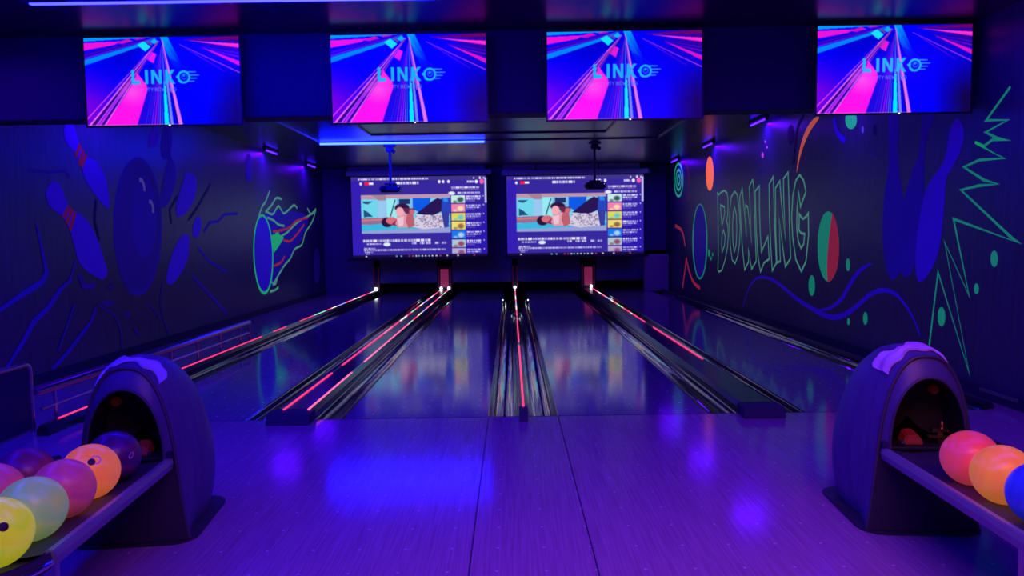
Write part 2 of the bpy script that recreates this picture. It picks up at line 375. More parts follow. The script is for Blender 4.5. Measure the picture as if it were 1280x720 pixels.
# ------------------------------------------------------------------ raster
class Ras:
    def __init__(s, w, h, bg):
        s.w, s.h = w, h
        s.U, s.V = np.meshgrid((np.arange(w) + .5) / w, (np.arange(h) + .5) / h)
        s.A = w / h; s.img = np.ones((h, w, 3)) * np.array(bg, float)
    def mix(s, mask, c, a=1.0):
        mk = np.clip(mask * a, 0, 1)[..., None]; s.img = s.img * (1 - mk) + np.array(c, float) * mk
    def soft(s, d, e): return np.clip(.5 - d / e, 0, 1)
    def poly(s, pts, c, a=1.0, fade=None):
        U, V = s.U, s.V; ins = np.zeros_like(U, bool); n = len(pts)
        for i in range(n):
            (x0, y0), (x1, y1) = pts[i], pts[(i + 1) % n]
            if y0 == y1: continue
            cond = ((y0 > V) != (y1 > V)) & (U < (x1 - x0) * (V - y0) / (y1 - y0) + x0); ins ^= cond
        mk = ins.astype(float)
        if fade is not None: mk = mk * fade
        s.mix(mk, c, a)
    def line(s, x0, y0, x1, y1, w0, w1, c, a=1.0, a1=None):
        dx, dy = (x1 - x0) * s.A, (y1 - y0); l2 = dx * dx + dy * dy + 1e-9
        t = np.clip(((s.U - x0) * s.A * dx + (s.V - y0) * dy) / l2, 0, 1)
        d = np.hypot((s.U - x0) * s.A - t * dx, (s.V - y0) - t * dy)
        ww = w0 + (w1 - w0) * t; mk = np.clip((ww / 2 - d) * s.h + .5, 0, 1)
        s.mix(mk * (1 if a1 is None else (a + (a1 - a) * t) / max(a, 1e-6)), c, a)
    def rect(s, x0, y0, x1, y1, c, a=1.0): s.mix(((s.U >= x0) & (s.U < x1) & (s.V >= y0) & (s.V < y1)).astype(float), c, a)
    def ell(s, x, y, rx, ry, c, a=1.0, soft=.15): s.mix(np.clip((1 - np.hypot((s.U - x) / rx, (s.V - y) / ry)) / soft, 0, 1), c, a)
    def ring(s, x, y, r, wd, c, a=1.0):
        d = np.abs(np.hypot((s.U - x) * s.A, s.V - y) - r); s.mix(np.clip((wd / 2 - d) * s.h + .5, 0, 1), c, a)
    def dashes(s, x0, y, x1, hgt, c, seed, a=1.0):
        rnd = random.Random(seed); x = x0
        while x < x1:
            wd = rnd.uniform(.008, .03); s.rect(x, y - hgt / 2, min(x + wd, x1), y + hgt / 2, c, a * rnd.uniform(.6, 1)); x += wd + rnd.uniform(.002, .005)
    def mesh(s, name, c, wx, hz, m):
        W, H = s.w, s.h
        xs = np.linspace(-wx / 2, wx / 2, W); zs = np.linspace(hz / 2, -hz / 2, H)
        X, Z = np.meshgrid(xs, zs); v = np.stack([X + c[0], np.zeros_like(X) + c[1], Z + c[2]], -1).reshape(-1, 3)
        i = np.arange(H * W).reshape(H, W); f = np.stack([i[:-1, :-1], i[1:, :-1], i[1:, 1:], i[:-1, 1:]], -1).reshape(-1, 4)
        me = bpy.data.meshes.new(name); me.from_pydata(v.tolist(), [], f.tolist())
        ca = me.color_attributes.new('Col', 'FLOAT_COLOR', 'POINT')
        rgba = np.ones((H, W, 4), np.float32); x = np.clip(s.img, 0, 1)
        for ax in (0, 1):
            p_ = np.pad(x, [(1, 1) if q == ax else (0, 0) for q in range(3)], mode='edge'); n_ = x.shape[ax]
            x = sum(wt * np.take(p_, np.arange(o_, o_ + n_), axis=ax) for wt, o_ in ((.25, 0), (.5, 1), (.25, 2)))
        rgba[..., :3] = np.where(x <= .04045, x / 12.92, ((x + .055) / 1.055) ** 2.4)
        ca.data.foreach_set('color', rgba.ravel()); me.materials.append(m); me.update(); return me
def rgb(*c): return tuple(x / 255 for x in c)

# ---- TV picture: light trails with the LINK bowling logo
R = Ras(400, 226, rgb(0, 0, 250)); U, V = R.U, R.V
R.mix(np.clip((U - .76) / .2, 0, 1) * np.clip((V - .3) / .5, 0, 1), rgb(18, 4, 60), .95)
R.mix(np.clip((.42 - U - .25 * (1 - V)) / .35, 0, 1) * np.clip((V - .3) / .4, 0, 1), rgb(130, 0, 225), .9)
R.mix(np.clip((V - .03) / .1, 0, 1) * np.clip((.3 - np.abs(U - .33)) / .2, 0, 1) * np.clip((.5 - V) / .3, 0, 1), rgb(0, 0, 190), .6)
R.mix(np.clip((U - .68) / .3, 0, 1) * np.clip((.42 - V) / .3, 0, 1), rgb(60, 0, 130), .85)
R.poly([(.5, .0), (.64, .4), (.60, .42), (.53, .2)], rgb(0, 110, 255), .7, np.clip((.42 - V) / .4, 0, 1))
R.poly([(.49, .0), (.54, .0), (.62, .3), (.55, .25)], rgb(0, 200, 255), .75, np.clip((.32 - V) / .3, 0, 1))
R.poly([(0, .0), (0, .045), (.28, .02), (.5, 0)], rgb(0, 150, 255))
R.poly([(0, .06), (0, .145), (.2, .085), (.24, .045)], rgb(250, 20, 215), .95)
R.poly([(.2, .06), (.25, .075), (.32, .045), (.29, .02)], rgb(240, 10, 190), .9)
R.poly([(.32, .02), (.34, .035), (.4, .02), (.38, .005)], rgb(200, 20, 200), .9)
R.line(0, .2, .46, .01, .03, .01, rgb(60, 0, 190)); R.line(0, .235, .46, .015, .012, .004, rgb(130, 30, 235))
R.poly([(0, .25), (0, .315), (.36, .11), (.34, .085)], rgb(0, 130, 255))
R.poly([(.33, .085), (.36, .115), (.47, .03), (.46, .01)], rgb(0, 110, 245), .9)
R.poly([(.345, .09), (.395, .165), (.43, .11), (.385, .05)], rgb(20, 225, 255))
R.poly([(.43, .06), (.455, .085), (.48, .05), (.455, .02)], rgb(20, 190, 240), .9)
R.poly([(.4, .05), (.43, .1), (.445, .085), (.415, .04)], rgb(110, 60, 190), .9)
R.poly([(.385, .225), (.425, .16), (.465, .195), (.445, .3), (.43, .285)], rgb(245, 30, 215), .92)
for ub, wd, c in ((.0, .012, (235, 70, 240)), (.012, .016, (255, 120, 240)), (.055, .012, (230, 90, 240)), (.075, .02, (205, 50, 235)), (.11, .012, (255, 130, 240))):
    v1 = 1.0; ua = ub
    if ub == .0: v1 = .92
    R.line(.485, .05, ua, v1, .004, wd, rgb(*c), .95)
R.line(.48, .06, .035, 1, .004, .028, rgb(45, 0, 110), .9); R.line(.48, .07, .095, 1, .003, .02, rgb(50, 0, 120), .9)
R.line(.48, .05, .012, 1, .003, .015, rgb(255, 110, 240), .9)
R.poly([(.335, .42), (.40, .58), (.405, .56), (.32, 1), (.112, 1), (.29, .57)], rgb(255, 20, 235), 1.0)
R.poly([(.335, .40), (.30, .55), (.40, .56), (.36, .46)], rgb(255, 40, 215), .95)
R.mix(np.clip(1 - np.hypot((U - .3) / .12, (V - .62) / .18), 0, 1), rgb(255, 95, 235), .8)
R.poly([(.405, .56), (.47, .2), (.49, .2), (.47, 1), (.32, 1)], rgb(30, 10, 225), .85)
for ub, wd, c, a in ((.375, .006, (110, 40, 230), .8), (.395, .006, (110, 40, 230), .8), (.415, .012, (150, 30, 235), .9), (.435, .014, (190, 20, 235), .9), (.452, .01, (190, 60, 240), .9), (.468, .01, (120, 130, 255), .9), (.482, .012, (70, 120, 255), .9)):
    R.line(.497, .12, ub, 1, .003, wd, rgb(*c), a * .5, a)
R.line(.5, .05, .475, 1, .004, .012, rgb(40, 0, 150), .7)
R.poly([(.503, .5), (.515, .5), (.527, 1), (.497, 1)], rgb(0, 235, 255)); R.line(.503, .1, .51, .55, .006, .02, rgb(80, 110, 255), .9)
R.poly([(.517, .45), (.53, .45), (.556, 1), (.53, 1)], rgb(125, 150, 255), .9); R.line(.503, .08, .535, 1, .003, .012, rgb(40, 0, 160), .8)
R.line(.505, .06, .585, 1, .005, .02, rgb(20, 0, 120), .8); R.line(.505, .04, .603, 1, .01, .045, rgb(225, 115, 240)); R.line(.503, .1, .55, .62, .004, .02, rgb(190, 90, 235), .8)
R.poly([(.62, .04), (1, .0), (1, .045), (.72, .05)], rgb(120, 0, 90), .8)
R.poly([(.72, .06), (1, .09), (1, .14)], rgb(255, 20, 205)); R.line(.68, .05, 1, .11, .004, .03, rgb(250, 60, 215), .8)
R.poly([(.75, .12), (1, .29), (1, .345)], rgb(220, 20, 205)); R.line(.76, .14, 1, .24, .004, .012, rgb(170, 20, 190), .7); R.line(.76, .12, 1, .2, .004, .008, rgb(130, 20, 190), .7)
R.line(.615, .09, 1, .42, .006, .012, rgb(190, 60, 225), .9); R.line(.66, .14, .9, .4, .004, .01, rgb(225, 40, 205), .75, .2)
R.line(.5, .15, .72, .45, .003, .003, rgb(60, 120, 255), .5)
R.line(0, .99, .6, .99, .008, .008, rgb(255, 130, 220), .6)
LG = rgb(25, 175, 255); tw = .085
def bar(x0, y0, x1, y1, wd=.085): R.line(x0, y0, x1, y1, wd, wd, LG, 1)
bx = lambda x0, y0, x1, y1: R.rect(x0, y0, x1, y1, LG)
bx(.297, .37, .317, .53); bx(.297, .49, .352, .53)
bx(.384, .37, .405, .53)
bx(.424, .37, .443, .53); bx(.474, .37, .493, .53); R.poly([(.424, .37), (.444, .37), (.493, .53), (.473, .53)], LG)
bx(.514, .37, .534, .53); R.poly([(.556, .37), (.580, .37), (.545, .45), (.58, .53), (.556, .53), (.528, .46)], LG)
R.ring(.634, .457, .062, .024, LG); R.line(.592, .455, .60, .455, .03, .03, LG)
R.ring(.636, .452, .028, .014, rgb(20, 90, 255)); R.ell(.634, .44, .008, .014, rgb(25, 150, 255)); R.line(.606, .5, .618, .515, .03, .03, LG)
for yy, x0, x1 in ((.40, .655, .712), (.437, .668, .732), (.472, .668, .715), (.505, .655, .70)): R.line(x0, yy, x1, yy, .014, .010, rgb(40, 150, 255))
STK = {'I': [(.5, 0, .5, 1)], 'T': [(0, 0, 1, 0), (.5, 0, .5, 1)], 'Y': [(0, 0, .5, .5), (1, 0, .5, .5), (.5, .5, .5, 1)], 'B': [(0, 0, 0, 1), (0, 0, .8, .1), (.8, .1, .8, .4), (0, .5, .8, .5), (.9, .6, .9, .9), (0, 1, .9, .95)],
       'O': [(0, .1, 0, .9), (1, .1, 1, .9), (.1, 0, .9, 0), (.1, 1, .9, 1)], 'W': [(0, 0, .25, 1), (.25, 1, .5, .3), (.5, .3, .75, 1), (.75, 1, 1, 0)], 'L': [(0, 0, 0, 1), (0, 1, .9, 1)],
       'N': [(0, 1, 0, 0), (0, 0, 1, 1), (1, 1, 1, 0)], 'G': [(1, .1, .1, 0), (0, .1, 0, .9), (.1, 1, .9, 1), (1, .95, 1, .55), (.6, .55, 1, .55)]}
def word(txt, x, y, cw, hh, col, a):
    for ch in txt:
        k = .35 if ch == 'I' else 1
        for q in STK.get(ch, []): R.line(x + q[0] * cw * .66 * k, y + q[1] * hh, x + q[2] * cw * .66 * k, y + q[3] * hh, .008, .008, col, a)
        x += cw * (.55 if ch == 'I' else 1)
word('ITY', .392, .575, .0185, .033, rgb(90, 130, 255), .75); word('BOWLING', .447, .575, .0215, .033, rgb(90, 125, 255), .75)
R.dashes(.318, .59, .385, .02, rgb(215, 80, 245), 4, .35)
TVW, TVH = 1.21, .685
tvme = R.mesh('screen', (0, 0, 0), TVW - .02, TVH - .02, M['tvpic'])

tvc = [(203, 101), (511, 97.5), (781, 93.5), (1118.5, 86)]
tvl = ['wall-mounted television with pink and blue light trails above the left ball return', 'television of light trails hanging above the left projection screen',
       'television of light trails hanging above the right projection screen', 'television of light trails beside the green zigzag on the right wall']
YT = 5.76
def make_tv(p):
    t = thing('television', p, tvl[0], 'television', 'televisions on the ceiling beam')
    fr = MB(); w2, h2, bz = TVW / 2, TVH / 2, .012
    for a, c in (((-w2, -.012, h2 - bz), (w2, .02, h2)), ((-w2, -.012, -h2), (w2, .02, -h2 + bz)), ((-w2, -.012, -h2 + bz), (-w2 + bz, .02, h2 - bz)), ((w2 - bz, -.012, -h2 + bz), (w2, .02, h2 - bz))): fr.box(a, c)
    fr.build('bezel', M['tvframe'], t)
    MB().box((-w2 + .012, .003, -h2 + .012), (w2 - .012, .045, h2 - .012)).build('back_shell', M['tvframe'], t, bevel=.006)
    s = bpy.data.objects.new('screen', tvme); COL.objects.link(s); s.parent = t; s.location = (0, -.004, 0)
    MB().cbox((.04, -.014, -h2 + .006), (.012, .006, .008)).build('indicator_light', mat('tv_led', (.8, .8, .9), .4, emit=(.8, .85, 1), es=2), t)
    MB().box((-.2, .045, -.15), (.2, .10, .15)).build('wall_bracket', M['black'], t, bevel=.004)
    return t
tv0 = None
for i, (px, py) in enumerate(tvc):
    p = on_y(px, py, YT)
    if tv0 is None: tv0 = make_tv(p); t = tv0
    else: t = copy_tree(tv0)
    t.location = p; t['label'] = tvl[i]
    t.location.y = 5.88 - .105

# ---- projected web page
def page():
    R = Ras(380, 216, rgb(56, 40, 158)); U, V = R.U, R.V
    R.mix(np.clip((.085 - U) / .02, 0, 1), rgb(50, 25, 190), .7)
    R.mix(np.clip((U - .72) / .05, 0, 1) * np.clip((V - .15) / .5, 0, 1), rgb(42, 22, 175), .8)
    R.rect(0, 0, 1, .05, rgb(70, 60, 130), .6)
    Wt = rgb(235, 235, 255)
    R.dashes(.055, .03, .57, .026, Wt, 1, .9); R.rect(.9, .018, .91, .04, Wt, .7); R.rect(.945, .015, .958, .045, Wt, .9); R.rect(.975, .02, .985, .04, Wt, .8)
    R.ell(.073, .085, .01, .02, Wt); R.rect(.1, .065, .135, .1, rgb(255, 30, 70)); R.rect(.135, .068, .165, .097, Wt); R.dashes(.335, .08, .5, .03, Wt, 2)
    for x in (.652, .68, .72): R.ell(x, .07, .011, .022, Wt)
    R.dashes(.855, .075, .905, .026, Wt, 3); R.ell(.925, .075, .013, .024, Wt); R.ell(.965, .075, .018, .034, rgb(255, 90, 175))
    R.rect(.985, .03, 1.0, .34, rgb(190, 190, 245))
    R.dashes(.74, .145, .945, .022, Wt, 4); R.dashes(.74, .168, .945, .012, rgb(150, 110, 190), 5)
    R.ell(.742, .215, .03, .026, rgb(225, 235, 255), 1, .3); R.dashes(.785, .21, .95, .026, Wt, 6, .9)
    # video frame
    x0, x1, y0, y1 = .07, .728, .222, .70
    def X(a): return x0 + (x1 - x0) * a
    def Y(b): return y0 + (y1 - y0) * b
    def P(pts, c, a=1): R.poly([(X(p), Y(q)) for p, q in pts], rgb(*c), a)
    P([(0, 0), (1, 0), (1, 1), (0, 1)], (120, 205, 235))
    P([(0, 0), (1, 0), (1, .09), (0, .12)], (190, 150, 175)); P([(.12, .0), (.28, 0), (.28, .16), (.2, .15)], (165, 130, 150))
    P([(.03, .1), (.18, .14), (.18, .6), (.03, .62)], (110, 215, 235)); P([(.19, .15), (.29, .15), (.29, .6), (.19, .6)], (150, 200, 240))
    P([(.02, .16), (.13, .17), (.08, .24), (.03, .22)], (40, 90, 130)); P([(.03, .38), (.08, .45), (.13, .56), (.03, .57)], (35, 80, 130))
    P([(.29, .1), (.4, .1), (.4, .62), (.29, .62)], (150, 235, 240)); P([(.40, .1), (.58, .1), (.58, .4), (.4, .4)], (120, 190, 230)); P([(.43, .12), (.55, .12), (.55, .24), (.43, .26)], (30, 50, 110))
    R.line(X(.385), Y(.14), X(.33), Y(.55), .012, .012, rgb(25, 40, 90))
    P([(.58, .1), (.78, .1), (.77, .35), (.66, .48), (.58, .36)], (15, 90, 230))
    P([(.0, .6), (.36, .58), (.36, .75), (.0, .77)], (150, 110, 150)); P([(0, .63), (.25, .62), (.25, .66), (0, .68)], (215, 120, 120))
    P([(.0, .78), (.4, .72), (1, .8), (1, 1), (0, 1)], (60, 185, 225)); P([(.0, .93), (1, .86), (1, 1), (0, 1)], (150, 160, 215))
    P([(.9, .1), (1, .1), (1, .5), (.9, .45)], (40, 70, 190)); P([(.92, .1), (.97, .1), (.98, .2), (.93, .2)], (40, 140, 240))
    P([(.62, .5), (.8, .18), (.86, .1), (.91, .14), (.9, .45), (.8, .56)], (40, 22, 85))
    P([(.62, .52), (.8, .54), (.93, .48), (.98, .6), (.94, .86), (.7, .9), (.58, .84)], (215, 205, 225))
    rnd = random.Random(3)
    for k in range(90):
        a, bq = rnd.uniform(.61, .93), rnd.uniform(.55, .85); R.ell(X(a), Y(bq), .006, .009, rgb(120, 105, 150), .7)
    P([(.9, .46), (.99, .46), (.98, .85), (.93, .87)], (55, 60, 160))
    R.ell(X(.29), Y(.71), .045, .065, rgb(45, 20, 60)); R.ell(X(.34), Y(.67), .045, .05, rgb(215, 110, 125)); P([(.33, .78), (.44, .55), (.5, .6), (.42, .82)], (150, 40, 75))
    P([(.42, .5), (.5, .48), (.58, .6), (.58, .84), (.42, .86), (.38, .76)], (225, 150, 170)); P([(.52, .42), (.58, .45), (.6, .8), (.53, .88), (.5, .7)], (190, 95, 110))
    R.ell(X(.46), Y(.34), .058, .055, rgb(50, 20, 65)); R.ell(X(.435), Y(.44), .032, .06, rgb(245, 170, 185)); P([(.47, .35), (.6, .36), (.6, .47), (.5, .5)], (100, 40, 80)); R.ell(X(.57), Y(.45), .022, .035, rgb(200, 105, 125))
    P([(.4, .6), (.48, .56), (.47, .8), (.42, .82)], (235, 195, 210))
    # side list
    th = [((200, 235, 225), (40, 70, 80)), ((240, 130, 170), (240, 230, 190)), ((225, 215, 90), (90, 200, 220)), ((240, 220, 110), (140, 90, 60)), ((30, 120, 240), (190, 220, 235)), ((170, 200, 210), (150, 60, 90)), ((180, 170, 210), (140, 70, 130))]
    for k, (c1, c2) in enumerate(th):
        ya = .24 + k * .109; yb = min(ya + .1, .965)
        R.rect(.737, ya, .84, yb, rgb(*c1)); R.ell(.805, ya + .055, .03, .04, rgb(*c2), .9, .5); R.ell(.765, ya + .08, .02, .02, rgb(*c2), .6, .5); R.rect(.737, yb - .006, .84, yb, rgb(60, 20, 60), .6)
        R.dashes(.847, ya + .018, .955, .022, Wt, 20 + k, .95); R.dashes(.847, ya + .045, .95, .02, Wt, 40 + k, .85); R.dashes(.847, ya + .07, .91, .015, rgb(150, 140, 215), 60 + k, .7); R.ell(.975, ya + .012, .005, .01, Wt, .8)
    R.dashes(.08, .79, .585, .03, Wt, 80); R.dashes(.105, .828, .215, .02, Wt, 81, .9); R.ell(.255, .835, .032, .028, rgb(220, 240, 235), 1, .3)
    for k, x in enumerate((.44, .5, .545, .61, .66)): R.dashes(x, .825, x + .035, .026, Wt, 90 + k, .9)
    R.dashes(.085, .885, .17, .016, Wt, 95, .8); R.dashes(.085, .905, .69, .02, rgb(220, 215, 250), 96, .85); R.dashes(.09, .93, .15, .018, Wt, 97, .7); R.dashes(.1, .95, .13, .015, Wt, 98, .6)
    R.rect(0, .968, 1, 1, rgb(22, 12, 60))
    rnd = random.Random(9)
    for k, x in enumerate((.1, .325, .36, .42, .445, .47, .49, .515, .54, .565, .59, .62, .65, .7, .78, .9)):
        R.ell(x, .983, .009, .012, rgb(*rnd.choice([(230, 230, 255), (200, 60, 120), (120, 200, 210), (240, 240, 240)])), .9, .4)
    return R
YS = 16.75
pg = page()
slab = ['left projection screen glowing with a video page', 'right projection screen glowing with a video page']
for i, (c0, c1) in enumerate((((438.5, 221.8), (609.5, 320)), ((633, 220.5), (804.5, 317.2)))):
    a, bq = on_y(c0[0], c0[1], YS), on_y(c1[0], c1[1], YS)
    cx, cz, wx, hz = (a.x + bq.x) / 2, (a.z + bq.z) / 2, bq.x - a.x, a.z - bq.z
    t = thing('projection_screen', (cx, YS, cz - hz / 2), slab[i], 'projection screen', 'projection screens')
    l = (cx, YS, cz - hz / 2)
    me = pg.mesh('picture', (0, -.006, hz / 2), wx, hz, M['projpic']); s = bpy.data.objects.new('picture', me); COL.objects.link(s); s.parent = t
    MB().box((cx - wx / 2 - .04, YS, cz - hz / 2 - .02), (cx + wx / 2 + .04, YS + .012, cz + hz / 2 + .08)).build('fabric', M['fabric'] if False else M['black'], t, l)
    MB().lathe([(.02, -wx / 2 - .12), (.028, -wx / 2 - .11), (.028, wx / 2 + .11), (.02, wx / 2 + .12)], (cx, YS - .005, cz - hz / 2 - .035), 'x', 14).build('bottom_bar', mat('dark_bar', (.06, .06, .08), .4, .3), t, l, smooth=True)
    cs = MB(); cs.box((cx - wx / 2 - .12, YS - .06, cz + hz / 2 + .025), (cx + wx / 2 + .12, YS + .06, cz + hz / 2 + .135)); cs.build('roller_case', M['case'], t, l, bevel=.02)
    for s_ in (-1, 1): MB().cbox((cx + s_ * (wx / 2 + .13), YS, cz + hz / 2 + .08), (.03, .14, .13)).build('end_cap', M['tvframe'], t, l, bevel=.006)
    zt = cz + hz / 2 + .14
    t2 = thing('pelmet', (cx, YS + .1, zt), 'brownish pelmet of boards above the %s projection screen' % ('left', 'right')[i], 'pelmet', 'board pelmets')
    l2 = (cx, YS + .1, zt); xe = cx - wx / 2 - .08
    for k in range(3):
        wd = (1.36, 1.36, .40)[k] if i == 0 else (.76, 1.42, .94)[k]
        MB().box((xe, YS + .08, zt), (xe + wd - .03, YS + .14, zt + .165)).build('board', M['board'], t2, l2, bevel=.003); xe += wd

# ------------------------------------------------------------- ceiling bits
def projector(p, label):
    t = thing('projector', p, label, 'projector', 'ceiling projectors'); x, y, z = 0, 0, 0
    zc = CZ - p.z
    MB().lathe([(.10, zc - .03), (.11, zc - .015), (.11, zc)], (0, 0, 0), 'z', 24).build('ceiling_plate', M['proj'], t, smooth=True)
    MB().cbox((0, 0, zc - .075), (.13, .10, .09)).build('joint_box', M['proj'], t, bevel=.012)
    MB().lathe([(.02, -.05), (.03, -.045), (.03, .03), (.02, .035)], (.07, -.05, zc - .11), 'y', 16).build('clamp_knob', M['black'], t, smooth=True)
    MB().tube([(0, 0, .10), (0, 0, zc - .1)], .022, 14).build('pole', M['proj'], t, smooth=True)
    MB().cbox((0, 0, .085), (.20, .16, .03)).build('mount_plate', M['proj'], t, bevel=.006)
    body = MB().cbox((0, 0, 0), (.36, .27, .12)).build('body', M['proj'], t, bevel=.025)
    MB().lathe([(.045, .0), (.05, .03), (.042, .035), (.03, .03)], (.08, .135, 0), 'y', 20).build('lens', M['tvframe'], body, smooth=True)
    v = MB()
    for k in range(6): v.cbox((-.13 + k * .014, -.137, 0), (.006, .006, .06))
    v.build('vent', M['tvframe'], body)
    MB().cbox((.15, -.137, .03), (.012, .006, .012)).build('indicator_light', mat('proj_led', (.5, .5, .8), .4, emit=(.4, .5, 1), es=1.0), body)
    return t
p = on_y(488.5, 236.5, 13.0); pr = projector(p, 'ceiling projector on a pole in front of the left screen, lit blue')
p2 = on_y(743.5, 232.5, 13.0); pr2 = copy_tree(pr); pr2.location = (p2.x, p2.y, p.z); pr2['label'] = 'dark ceiling projector on a pole in front of the right screen'

def light_line(name, x0, x1, y0, y1, m, label, cat, group=None):
    loc = ((x0 + x1) / 2, (y0 + y1) / 2, CZ)
    t = thing(name, loc, label, cat, group)
    if x1 - x0 > y1 - y0:
        MB().box((x0, y0 - .012, CZ - .016), (x1, y1 + .012, CZ - .001)).build('channel', M['chan'], t, loc)
        MB().box((x0 + .004, y0 - .002, CZ - (.046 if m == M['blueledfar'] else .024)), (x1 - .004, y1 + .002, CZ - .016)).build('diffuser', m, t, loc)
    else:
        MB().box((x0 - .012, y0, CZ - .016), (x1 + .012, y1, CZ - .001)).build('channel', M['chan'], t, loc)
        MB().box((x0 - .006, y0 + .004, CZ - .020), (x1 + .006, y1 - .004, CZ - .016)).build('diffuser', m, t, loc)
    return t
unlit = mat('unlit_diffuser', (.5, .5, .55), .4)
pa = on_z(400, 178, CZ); pb = on_z(605.5, 174.5, CZ); YFAR = (pa.y + pb.y) / 2
light_line('led_light', pa.x, pb.x, YFAR - .01, YFAR + .01, M['blueledfar'], 'glowing blue-white ceiling light line in front of the left projection screen', 'light')
pc = on_z(825, 170, CZ)
light_line('light_channel', pb.x + .01, pc.x, YFAR - .005, YFAR + .005, unlit, 'unlit outer ceiling light channel crossing in front of the right screen', 'light channel', 'unlit ceiling light channels')
light_line('light_channel', pa.x - .005, pa.x + .005, 6.15, YFAR - .03, unlit, 'unlit ceiling light channel running up to the left end of the blue light line', 'light channel', 'unlit ceiling light channels')
light_line('light_channel', pc.x - .005, pc.x + .005, 6.15, YFAR - .03, unlit, 'unlit outer ceiling light channel slanting past the right projector toward the beam', 'light channel', 'unlit ceiling light channels')
pi0 = on_z(463, 168, CZ); pi1 = on_z(758, 163.5, CZ); YI = (pi0.y + pi1.y) / 2
light_line('light_channel', pi0.x, pi1.x, YI - .004, YI + .004, unlit, 'unlit inner ceiling light channel crossing above both projectors', 'light channel', 'unlit ceiling light channels')
light_line('light_channel', pi0.x - .005, pi0.x + .005, 6.15, YI - .03, unlit, 'unlit inner ceiling light channel below the second television from the left', 'light channel', 'unlit ceiling light channels')
light_line('light_channel', pi1.x - .005, pi1.x + .005, 6.15, YI - .03, unlit, 'unlit inner ceiling light channel below the third television from the left', 'light channel', 'unlit ceiling light channels')
pn = on_z(37, 1.5, CZ)
light_line('led_light', pn.x, -.45, pn.y - .012, pn.y + .012, M['blueled'], 'glowing blue ceiling light line at the top left above the televisions', 'light')
light_line('led_light', -3.2, 1.2, 1.0, 1.024, M['blueled'], 'added unseen blue light line crossing over the players area', 'light')  # added out of frame to put more blue on the near floor
light_line('led_light', -3.22, -3.196, 1.06, 3.9, M['blueled'], 'added unseen blue light line running toward the players area', 'light')  # added above the frame to brighten the left wall

# violet tube lamps along both walls
def uv(p, label):
    t = thing('violet_lamp', p, label, 'lamp', 'violet tube lamps')
    MB().box((-.03, -.36, -.008), (.03, .36, .03)).build('housing', M['black'], t, bevel=.006)
    MB().tube([(0, -.33, -.028), (0, .33, -.028)], .012, 12).build('tube', M['uvtube'], t, smooth=True)
    for s in (-1, 1): MB().cbox((0, s * .345, -.026), (.045, .025, .04)).build('socket', M['black'], t, bevel=.004)
    return t
uvp = [(XR - .13, 4.70, 'violet tube lamp at the top right corner near the right wall'), (XR - .13, 10.5, 'largest violet tube lamp visible over the right mural, above the lettering'),
       (XR - .13, 13.15, 'violet tube lamp above the orange oval on the right wall'), (XR - .13, 15.8, 'violet tube lamp above the green spiral on the right wall'),
       (XL + .16, 13.2, 'violet tube lamp above the painted flaming ball on the left wall'), (XL + .16, 15.8, 'farthest violet tube lamp on the left wall'),
       (XL + .16, 5.15, 'added unseen violet tube lamp near the low screen at the left'), (XL + .16, 7.8, 'violet tube lamp behind the leftmost television'), (XR - .13, 7.8, 'violet tube lamp behind the rightmost television')]  # the lamp by the low screen is added to brighten the left wall
u0_ = None; UVL = []
for x, y, l in uvp:
    if u0_ is None: u0_ = uv(Vector((x, y, CZ - .031)), l); o = u0_
    else: o = copy_tree(u0_)
    o.location = (x, y, CZ - .031); o['label'] = l
    UVL.append((x, y))

